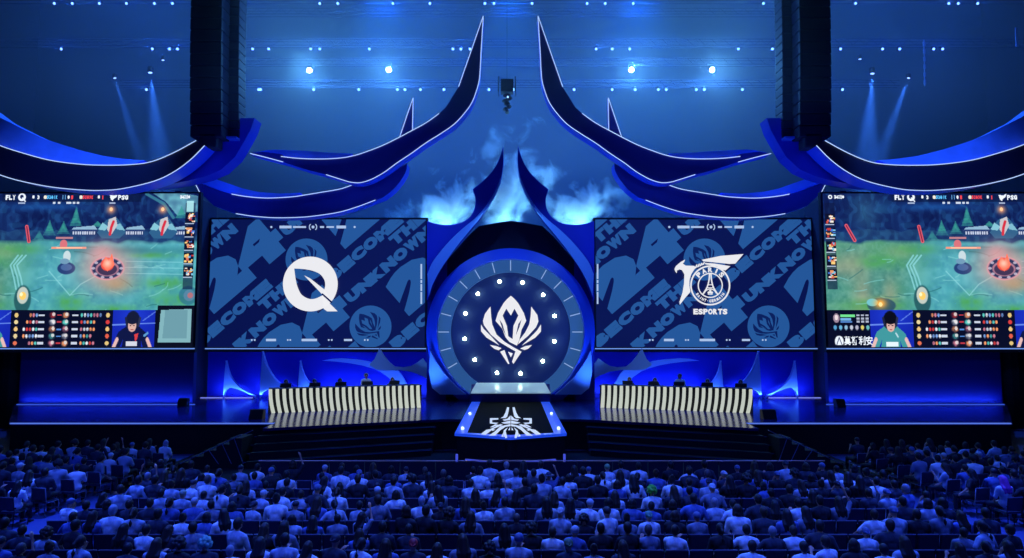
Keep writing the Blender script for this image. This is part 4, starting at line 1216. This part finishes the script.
# ------------------------------------------------------------------ chairs
CUSH = mat('chair_padding', (34, 36, 66), .75, noise=(20, .15))
CFR = mat('chair_frame_lit', (120, 124, 150), .4, .3)
def chair_meshes():
    b = MB(); b.bev((0,.02,.43), (.46,.44,.07), .025); me1 = bpy.data.meshes.new('seat'); me1.from_pydata([tuple(v) for v in b.v], [], b.f)
    b = MB(); M = Matrix.Translation((0,-.235,.68)) @ Matrix.Rotation(math.radians(8), 4, 'X'); b.bev((0,0,0), (.45,.05,.36), .03, 0, M)
    me2 = bpy.data.meshes.new('backrest'); me2.from_pydata([tuple(v) for v in b.v], [], b.f)
    b = MB()
    for s in (-1, 1):
        b.tube([(s*.235,-.27,.86),(s*.235,-.21,.44),(s*.235,-.25,.0)], .013, 6)
        b.tube([(s*.235,.23,.42),(s*.235,.25,.0)], .013, 6); b.tube([(s*.235,-.22,.42),(s*.235,.23,.42)], .012, 6)
    b.tube([(-.235,-.272,.868),(.235,-.272,.868)], .012, 6); b.tube([(-.235,.24,.2),(.235,.24,.2)], .01, 6)
    me3 = bpy.data.meshes.new('frame'); me3.from_pydata([tuple(v) for v in b.v], [], b.f)
    for m, k in ((me1, CUSH), (me2, CUSH), (me3, CFR)): m.materials.append(k)
    me3.materials.append(mat('chair_frame_shaded', (26, 28, 44), .5, .3)); me3.polygons.foreach_set('material_index', [0 if p.center.z > .845 else 1 for p in me3.polygons])  # top rail painted in a lit tone, lower tubes in a shaded copy
    return me1, me2, me3
CH1, CH2, CH3 = chair_meshes()
def chair(loc, rz, label, group):
    o = bpy.data.objects.new('audience_chair', None); o.empty_display_size = .1; COL.objects.link(o); o.location = loc; o.rotation_euler = (0, 0, rz); tag(o, label, 'chair', group)
    for n, m in (('seat', CH1), ('backrest', CH2), ('frame', CH3)):
        c = bpy.data.objects.new(n, m); COL.objects.link(c); c.parent = o
# ------------------------------------------------------------------ seating plan
seats = []
PITCHX, NC = .52, 43
for r in range(10):
    Y = 20.75 - r * 1.06
    for i in range(NC):
        seats.append(dict(block='c', r=r, i=i, x=(i - (NC-1)/2) * PITCHX + (.13 if r % 2 else -.13), y=Y, rz=0))
for s in (-1, 1):
    for r in range(10):
        Y = 25.2 - r * 1.08
        for i in range(13):
            a = -s * math.radians(14)
            u = 13.25 + i * PITCHX + r*.12
            seats.append(dict(block='l' if s < 0 else 'r', r=r, i=i, x=s * u, y=Y + (i * PITCHX) * math.tan(math.radians(10)) * -1 * 1.0, rz=-s*-math.radians(8)))
def px_of(x, y, z):
    d = Vector((x, y, z - CAM_H))
    depth = d.y*CP + d.z*SP
    return AX + F*d.x/depth, 279 - F*(-d.y*SP + d.z*CP)/depth
vis = []
for q in seats:
    p = px_of(q['x'], q['y'], 1.3); q['px'] = p
    if -8 < p[0] < 1032 and p[1] < 560 and (q['block'] == 'c' or q['y'] > 17.0): vis.append(q)
# people that stand out: photo position of the head -> look
SPECIAL = [
 (658,494,'curly','white','lap',(.10,.55,.04),None), (611,466,'cap','white','lap',(.22,.42,.20),None), (406,551,'backcap','dark','lap',(.40,.02,.03),None),
 (175,491,'cap','pale','lap',(.30,.42,.34),None), (202,549,'curly','dark','lap',(.16,.40,.34),None), (110,512,'short','white','lap',(.35,.42,.55),None), (545,468,'brimhat','blue','onearm',(.02,.03,.08),None),
 (995,491,'long','pale','lap',(.42,.06,.40),None), (105,451,'cap','white','lap',(.5,.55,.7),None), (163,452,'bob','white','lap',(.30,.34,.45),None),
 (570,540,'backcap','dark','lap',(.10,.20,.10),None), (920,506,'short','black','lap',(.01,.01,.015),None), (288,490,'short','white','lap',(.01,.01,.015),None), (430,500,'short','white','wide',(.3,.35,.5),None),
 (660,512,'backcap','white','lap',(.12,.34,.24),None), (488,488,'short','white','lap',(.4,.45,.6),None), (250,545,'long','white','lap',(.01,.01,.015),None)]
for sx, sy, hk, sc_, po, hc, _ in SPECIAL:
    best = min((q for q in vis if 'sp' not in q), key=lambda q: (q['px'][0]-sx)**2 + (q['px'][1]-sy)**2)
    best['sp'] = (hk, sc_, po, hc)
EMPTYZ = [(120, 525, 45, 10), (620, 545, 60, 9), (520, 512, 40, 7), (560, 545, 30, 8), (220, 508, 20, 6), (440, 528, 30, 6), (900, 515, 20, 8), (330, 520, 20, 8)]
cr = random.Random(21)
for q in vis:
    pe = .87
    for ex, ey, rx, ry in EMPTYZ:
        if abs(q['px'][0]-ex) < rx and abs(q['px'][1]-ey) < ry: pe = .42
    q['occ'] = 'sp' in q or cr.random() < pe
    q['hair'] = cr.choices(KINDS_H[:8], [42, 22, 9, 5, 8, 4, 6, 4])[0]
    q['shirt'] = cr.choices(['white','pale','grey','dark','black','blue'], [22, 16, 8, 20, 22, 12])[0]
    q['pose'] = cr.choices(['lap','phone','cheer','onearm','chin','wide'], [46, 18, .8, 2.5, 14, 20])[0]
    q['hc'] = cr.choices([(.010,.009,.012),(.03,.018,.014),(.10,.08,.08),(.25,.25,.32)], [70, 16, 9, 5])[0]
    if q['hair'] in ('long','ponytail','bun','bob','curly') and q['hc'][0] > .05: q['hc'] = (.03,.018,.014)
    if 'sp' in q: q['hair'], q['shirt'], q['pose'], q['hc'] = q['sp']
    if q['hair'] in ('cap','backcap') and 'sp' not in q: q['hc'] = cr.choice([(.02,.02,.04),(.5,.52,.6),(.1,.14,.3)])
vis.sort(key=lambda q: q['y'])
BLN = {'c': '', 'l': 'left block ', 'r': 'right block '}
def where(q):
    r = ORD[q['r']]
    if q['block'] == 'c':
        i = q['i'] if q['i'] <= 21 else NC - 1 - q['i']
        a = 'left' if q['i'] <= 21 else 'right'
        return '%s row from stage, %s seat from %s aisle' % (r, ORD[i], a)
    return '%s block %s row from stage, %s from aisle' % ('left' if q['block'] == 'l' else 'right', r, ORD[q['i']])
far_people, far_chairs = [], []
n_p = n_c = 0
for q in vis:
    jx, jy = cr.uniform(-.05, .05), cr.uniform(-.05, .06)
    if n_c < 298:
        lab = ('black padded chair%s, ' % ('' if q['occ'] else ' left empty')) + where(q)
        chair((q['x'], q['y'], 0), q['rz'], lab, 'audience chairs')
        n_c += 1
    else: far_chairs.append(q)
    if q['occ']:
        rz = q['rz'] + cr.gauss(0, .28); sc_ = cr.uniform(.90, 1.07); ti = cr.uniform(-.10, .03)
        q['tr'] = ((q['x']+jx, q['y']+jy, .03*0), rz, sc_, ti)
        if n_p < 297:
            hn = HNAME[q['hair']]
            extra = ''
            if 'sp' in q:
                hcx = q['hc']
                if hcx[1] > hcx[0]*1.6 and hcx[1] > .15: hn = 'green-' + ('wigged' if q['hair'] == 'curly' else 'capped')
                elif hcx[0] > hcx[1]*3: hn = ('red-capped' if q['hair'] != 'long' else 'pink-haired')
            lab = '%s spectator in %s top, %s' % (hn, q['shirt'], where(q))
            person(q['tr'][0], rz, q['pose'], q['hair'], q['shirt'], lab, 'seated spectators', q['hc'], scale=sc_, tilt=ti)
            n_p += 1
        else: far_people.append(q)
# the smallest, farthest rows as one mass
def merged(name, items, label, cat):
    V, Fc, MI, off = [], [], [], 0
    mats, midx = [], {}
    for me, M, m in items:
        if m not in midx: midx[m] = len(mats); mats.append(m)
        n = len(me.vertices); co = np.empty(n*3, np.float32); me.vertices.foreach_get('co', co); co = co.reshape(-1, 3)
        A = np.array(M); co = co @ A[:3,:3].T + A[:3,3]
        V.append(co)
        for p in me.polygons: Fc.append([i + off for i in p.vertices]); MI.append(midx[m])
        off += n
    me = bpy.data.meshes.new(name)
    me.from_pydata(np.concatenate(V).tolist(), [], Fc)
    for m in mats: me.materials.append(m)
    me.polygons.foreach_set('material_index', MI); me.polygons.foreach_set('use_smooth', [True]*len(Fc))
    o = bpy.data.objects.new(name, me); COL.objects.link(o)
    return tag(o, label, cat, None, 'stuff')
def cmat(nm, c):
    if nm not in MATS:
        m = bpy.data.materials.new(nm); m.use_nodes = True
        b = m.node_tree.nodes['Principled BSDF']; b.inputs['Base Color'].default_value = (*c, 1); b.inputs['Roughness'].default_value = .75; MATS[nm] = m
    return MATS[nm]
LOWB = {p: remesh(body_mb(p), .026, 2, .55) for p in POSES}
LOWS = {p: remesh(shirt_mb(p), .035, 2, .6) for p in POSES}
LOWH = {h: remesh(hair_mb(h), .024, 2, .6) for h in KINDS_H}
LOWT = remesh(trousers_mb(), .035, 2, .6)
items = []
for q in far_people:
    l, rz, sc_, ti = q['tr']
    M = Matrix.Translation(l) @ Matrix.Rotation(rz, 4, 'Z') @ Matrix.Rotation(ti, 4, 'X') @ Matrix.Scale(sc_, 4)
    items.append((LOWB[q['pose']], M, SKIN)); items.append((LOWS[q['pose']], M, cmat('cloth_' + q['shirt'], PEOPLE_SHIRTS[q['shirt']])))
    items.append((LOWH[q['hair']], M, cmat('hair_%d_%d_%d' % tuple(int(x*1000) for x in q['hc']), q['hc']))); items.append((LOWT, M, TROU))
if items: merged('crowd', items, 'farthest rows of small seated spectators close to the stage barrier', 'crowd')
items = []
for q in far_chairs:
    M = Matrix.Translation((q['x'], q['y'], 0)) @ Matrix.Rotation(q['rz'], 4, 'Z')
    for me, m in ((CH1, CUSH), (CH2, CUSH), (CH3, CFR)): items.append((me, M, m))
if items: merged('seating', items, 'farthest rows of black audience chairs close to the stage barrier', 'chairs')
# ------------------------------------------------------------------ players, monitors and coaches at the desks
def gaming(s):
    pt, L, H, nrm, d = DESKS[s]
    fx = (lambda p: p) if s < 0 else mx
    ang = math.atan2(nrm.y, nrm.x) + PI/2            # monitors face away from the hall
    who = 'leaf team' if s < 0 else 'bird team'
    xsp = [292, 318, 342, 367, 393] if s < 0 else [629, 654, 678, 704, 734]
    NM = ['outermost','second from outside','middle','second from inside','innermost']
    if s > 0: NMs = NM[::-1]
    else: NMs = NM
    foot0 = pt(0, 0, 0); foot1 = pt(L, 0, 0)
    for i, px in enumerate(xsp):
        xw = at(px, 385, (foot0.y+foot1.y)/2).x
        u = min(max((xw - foot0.x) / (foot1.x - foot0.x) * L, .4), L - .4)
        c = pt(u, -.42, H)
        R = Matrix.Translation(c) @ Matrix.Rotation(ang, 4, 'Z')
        t = empty('gaming_monitor', tuple(c), 'dark monitor seen from behind, %s on the %s desk' % (NMs[i], who), 'monitor', 'monitors on the striped desks')
        b = MB(); b.bev((0, 0, .15), (.56, .05, .20), .015, 0, R); b.build('screen_back', mat('monitor_back', (40, 50, 56), .4), t)
        b = MB(); b.bev((0, .05, .012), (.26, .2, .02), .008, 0, R); b.tube([R @ Vector((0,.03,.02)), R @ Vector((0,.03,.16))], .02, 8); b.build('stand', BLK, t)
        p = pt(u, -1.18, 0)
        up = (s < 0 and i == 3) or (s > 0 and i == 2)
        z = SZ - .08 if not up else SZ + .34
        white = (.55, .6, .6) if up else (.10, .12, .14)
        o = person((p.x, p.y, (SZ + .36 if up else SZ + .12)), ang + PI + 0, 'lap', 'short', 'grey', '%s in a headset behind the %s monitor of the %s desk' % ('player standing' if up else 'seated player', NMs[i], who), 'players at the striped desks', shirtcol=white, name='player', stand=up, scale=1.04)
        hb = MB()
        for sx in (-1, 1): hb.ball(HC + Vector((sx*.098,0,-.005)), (.022,.035,.042))
        hb.tube([HC + Vector((math.sin(a)*.112, 0, math.cos(a)*.135)) for a in [(-1.5 + .25*k) for k in range(13)]], .014, 6)
        hs = link('headset', hb.v, hb.f, mat('headset_grey', (170, 180, 186), .4), None, True, origin=Vector((0,0,0))); hs.parent = o; hs.location = (0,0,0)
        if not up:
            b = MB(); q = pt(u, -1.28, 0); M = Matrix.Translation((q.x, q.y, SZ + .0)) @ Matrix.Rotation(ang + PI, 4, 'Z')
            ct = empty('gaming_chair', (q.x, q.y, SZ), 'dark player chair behind the %s monitor of the %s desk' % (NMs[i], who), 'chair', 'player chairs')
            b.bev((0,.08,.41), (.5,.5,.08), .03, 0, M); b.build('seat', BLK, ct)
            b = MB(); b.bev((0,-.20,.80), (.46,.08,.62), .04, 0, M); b.build('backrest', BLK, ct)
            b = MB(); b.tube([M @ Vector((0,.08,.05)), M @ Vector((0,.08,.4))], .03, 8)
            for k_ in range(5): a = k_*2*PI/5; b.tube([M @ Vector((0,.08,.07)), M @ Vector((.28*math.cos(a),.08+.28*math.sin(a),.03))], .02, 6)
            b.build('swivel_base', BLK, ct)
gaming(-1); gaming(1)
# ------------------------------------------------------------------ haze and smoke
def vol_mat(name, dens, color=(1,1,1), noise=None, aniso=0.0):
    m = bpy.data.materials.new(name); m.use_nodes = True
    nt = m.node_tree; nt.nodes.remove(nt.nodes['Principled BSDF'])
    out = [n for n in nt.nodes if n.type == 'OUTPUT_MATERIAL'][0]
    v = nt.nodes.new('ShaderNodeVolumeScatter')
    v.inputs['Color'].default_value = (*color, 1); v.inputs['Density'].default_value = dens; v.inputs['Anisotropy'].default_value = aniso
    nt.links.new(v.outputs[0], out.inputs['Volume'])
    if noise:
        tc = nt.nodes.new('ShaderNodeTexCoord')
        n = nt.nodes.new('ShaderNodeTexNoise'); n.inputs['Scale'].default_value = noise[0]; n.inputs['Detail'].default_value = 6; n.inputs['Roughness'].default_value = .6
        n.inputs['Distortion'].default_value = .4
        nt.links.new(tc.outputs['Object'], n.inputs['Vector'])
        # falls off towards the rim of the puff
        ln = nt.nodes.new('ShaderNodeVectorMath'); ln.operation = 'LENGTH'
        mp = nt.nodes.new('ShaderNodeMapping'); nt.links.new(tc.outputs['Generated'], mp.inputs['Vector'])
        mp.inputs['Location'].default_value = (-1.8, -1.8, -1.8); mp.inputs['Scale'].default_value = (3.6, 3.6, 3.6)
        nt.links.new(mp.outputs[0], ln.inputs[0])
        ma = nt.nodes.new('ShaderNodeMath'); ma.operation = 'SUBTRACT'; ma.inputs[0].default_value = noise[1]
        nt.links.new(ln.outputs['Value'], ma.inputs[1])
        mb_ = nt.nodes.new('ShaderNodeMath'); mb_.operation = 'MULTIPLY_ADD'; mb_.inputs[1].default_value = noise[2]; mb_.inputs[2].default_value = -noise[2]*.5
        nt.links.new(n.outputs['Fac'], mb_.inputs[0])
        mc = nt.nodes.new('ShaderNodeMath'); mc.operation = 'ADD'
        nt.links.new(ma.outputs[0], mc.inputs[0]); nt.links.new(mb_.outputs[0], mc.inputs[1])
        md = nt.nodes.new('ShaderNodeMath'); md.operation = 'MULTIPLY'; md.use_clamp = False; md.inputs[1].default_value = dens
        me = nt.nodes.new('ShaderNodeMath'); me.operation = 'MAXIMUM'; me.inputs[1].default_value = 0
        nt.links.new(mc.outputs[0], me.inputs[0]); nt.links.new(me.outputs[0], md.inputs[0])
        nt.links.new(md.outputs[0], v.inputs['Density'])
    return m
b = MB(); b.prism([(-40, 42.3, 9), (-40, 42.3, 15), (-40, 30, 17), (-40, 30, 36), (-40, 59, 36), (-40, 59, 9)], (80, 0, 0))
tag(b.build('haze', vol_mat('hall_haze', .010)), 'blue haze filling the air behind the wings', 'haze', None, 'stuff')
def puff(pxc, pyc, rx, ry, Y, ryy, dens, seed, label):
    c = at(pxc, pyc, Y); k = Y / F
    b = MB(); b.ball((c.x, Y, c.z), (rx*k, ryy, ry*k), seg=24, rings=14)
    m = vol_mat('smoke_%d' % seed, dens, (.75,.95,1), (.62, .95, 6.0))
    o = b.build('smoke', m, origin=Vector((c.x + seed*7.3*0, Y, c.z)))
    return tag(o, label, 'smoke', 'smoke clouds behind the horns', 'stuff')
puff(452, 203, 56, 40, 42, 1.5, 2.6, 1, 'pale smoke cloud beside the leaf side horn')
puff(511, 184, 60, 84, 42.3, 1.4, 1.5, 2, 'pale smoke rising between the two horns')
puff(586, 203, 58, 36, 42, 1.5, 3.0, 3, 'pale smoke cloud beside the bird side horn')
puff(405, 214, 26, 22, 42, 1.2, 1.6, 4, 'small smoke wisp above the corner of the leaf logo screen')
# ------------------------------------------------------------------ lights
def spot(loc, target, power, color, size=60, blend=.6, r=.3):
    l = bpy.data.lights.new('spot', 'SPOT'); l.energy = power; l.color = color; l.spot_size = math.radians(size); l.spot_blend = blend; l.shadow_soft_size = r
    o = bpy.data.objects.new('spot_light', l); COL.objects.link(o); o.location = loc
    o.rotation_euler = (Vector(target) - Vector(loc)).to_track_quat('-Z', 'Y').to_euler()
    return o
def area(loc, target, power, color, sx, sy):
    l = bpy.data.lights.new('area', 'AREA'); l.shape = 'RECTANGLE'; l.size = sx; l.size_y = sy; l.energy = power; l.color = color
    o = bpy.data.objects.new('area_light', l); COL.objects.link(o); o.location = loc
    o.rotation_euler = (Vector(target) - Vector(loc)).to_track_quat('-Z', 'Y').to_euler()
    return o
BLUE = (.02, .07, 1.0)
BLU2 = (.04, .17, 1.0)
CYAN = (.12, .55, 1.0)
# wash over the audience from trusses
for x in (-13, 0, 13):
    spot((x, 11, 17), (x*.95, 16.5, 0), 7000, (.03, .09, 1.0), 80, .8, .6)
    spot((x, 20, 16), (x*.95, 14.5, .8), 9000, (.05, .14, 1.0), 64, .8, .6)
spot((0, 10, 15), (0, 19, 0), 250, (.6, .8, .9), 80, .8, .6)
# hall haze glow
for x, p in ((-30, 6500), (30, 8000), (-20, 4500), (-8, 25000), (8, 25000), (20, 6500)):
    spot((x, 50, 38), (x*.8, 50, 8), p, (.004, .105, 1.0), 100, 1.0, .5)
for x in (-9.5, 0, 9.5): spot((x, 46, 32), (x, 50, 10), 20000, (.006, .15, 1.0), 80, 1.0, .4)
for c, e, i in BEAMP:
    spot(c + (e-c).normalized()*.4, e, [60000, 75000, 22000, 85000, 85000, 22000][i], (.03, .17, 1.0), [12, 20, 8, 14, 21, 7][i], 1.0, .08)
# smoke lights
for x, z in ((-4.6, 10.5), (0, 10.5), (4.6, 10.5)):
    spot((x, 42.2, z), (x*.8, 42.2, 18), 4800, (.17, .56, 1.0), 92, .9, .3)
# stage blues
for s in (-1, 1):
    spot((s*16, 24, 20), (s*23, 35, 13), 9000, (.06, .2, 1.0), 46, .9)
    spot((s*10, 14, 14), (s*11, 36, 13), 2600, (.03, .09, 1.0), 60, .9)
    spot((s*6, 22, 15), (s*6.4, 34.8, 2.9), 1800, (.8, .95, 1.0), 16, .6)
    area((s*11, 39.3, SZ+.25), (s*11, 40.2, 3.6), 320, (.07, .2, 1.0), 14, .2)          # low wall uplight
    spot((s*8, 30, 14), (s*11, 40, 3.2), 2500, (.08, .22, 1.0), 44, .9)
    area((s*22, 36.05, SZ+.15), (s*22, 36.4, 2.3), 130, (.03, .1, 1.0), 10, .1)
    spot((s*4.6, 36.4, SZ+.2), (s*4.4, 38.4, 7), 800, (.06, .22, 1.0), 90, .9)
    spot((s*6, 31, 17), (s*2.5, 38, 9), 1900, (.08, .26, 1.0), 42, .9)
    spot((s*3, 34, 2.2), (s*8, 36, 16), 2600, (.04, .14, 1.0), 60, 1)                     # wings from below
    spot((s*14, 32, 3), (s*20, 35, 15), 1500, (.04, .16, 1.0), 60, 1)
    spot((s*20, 36, 36), (s*26, 34, 13), 16000, (.05, .2, 1.0), 70, 1)                      # top of outer wings
    spot((s*13, 34, 34), (s*13, 37, 13), 15000, (.05, .2, 1.0), 40, 1)
    spot((s*8, 31, 16), (s*10, 36, SZ), 2800, (.05, .13, 1.0), 42, .9)
    spot((s*11, 29, 7), (s*14.4, 34.8, 13.6), 1800, (.05, .15, 1.0), 36, .9)
for s in (-1, 1): spot((s*12.4, 20, 15), (s*12.4, 18, 0), 5000, (.03, .08, 1.0), 34, .8)
for s in (-1, 1): spot((s*4, 34, 15), (s*4.3, 35.5, SZ), 1600, (.06, .22, 1.0), 22, .9)
spot((0, 34, 18), (0, 37, SZ), 1500, (.06, .2, 1.0), 40, .9)
w = bpy.data.worlds.new('world'); SC.world = w; w.use_nodes = True
w.node_tree.nodes['Background'].inputs[0].default_value = (.004, .012, .09, 1)
w.node_tree.nodes['Background'].inputs[1].default_value = .3
SC.view_settings.view_transform = 'Standard'; SC.view_settings.look = 'None'
SC.view_settings.exposure = 0; SC.view_settings.gamma = 1; SC.view_settings.use_curve_mapping = False
SC.cycles.use_denoising = True
SC.cycles.volume_step_rate = 2.0
for o in list(bpy.data.objects):
    if o.name.startswith('stage_lamp') and 'small blue lamp' in o.get('label', ''):
        l = bpy.data.lights.new('lamp_glow', 'POINT'); l.energy = 110; l.color = (.01, .12, 1.0); l.shadow_soft_size = .12
        g = bpy.data.objects.new('lamp_glow', l); COL.objects.link(g); g.location = WL[o.name] + Vector((0, -.35, -.1))
    if o.name.startswith('stage_lamp') and 'glaring' in o.get('label', ''):
        l = bpy.data.lights.new('lamp_glow', 'POINT'); l.energy = 2600; l.color = (.12, .5, 1.0); l.shadow_soft_size = .15
        g = bpy.data.objects.new('lamp_glow', l); COL.objects.link(g); g.location = WL[o.name] + Vector((0, -.6, -.3))
SC.cycles.max_bounces = 5; SC.cycles.volume_bounces = 0
SC.cycles.sample_clamp_indirect = 3
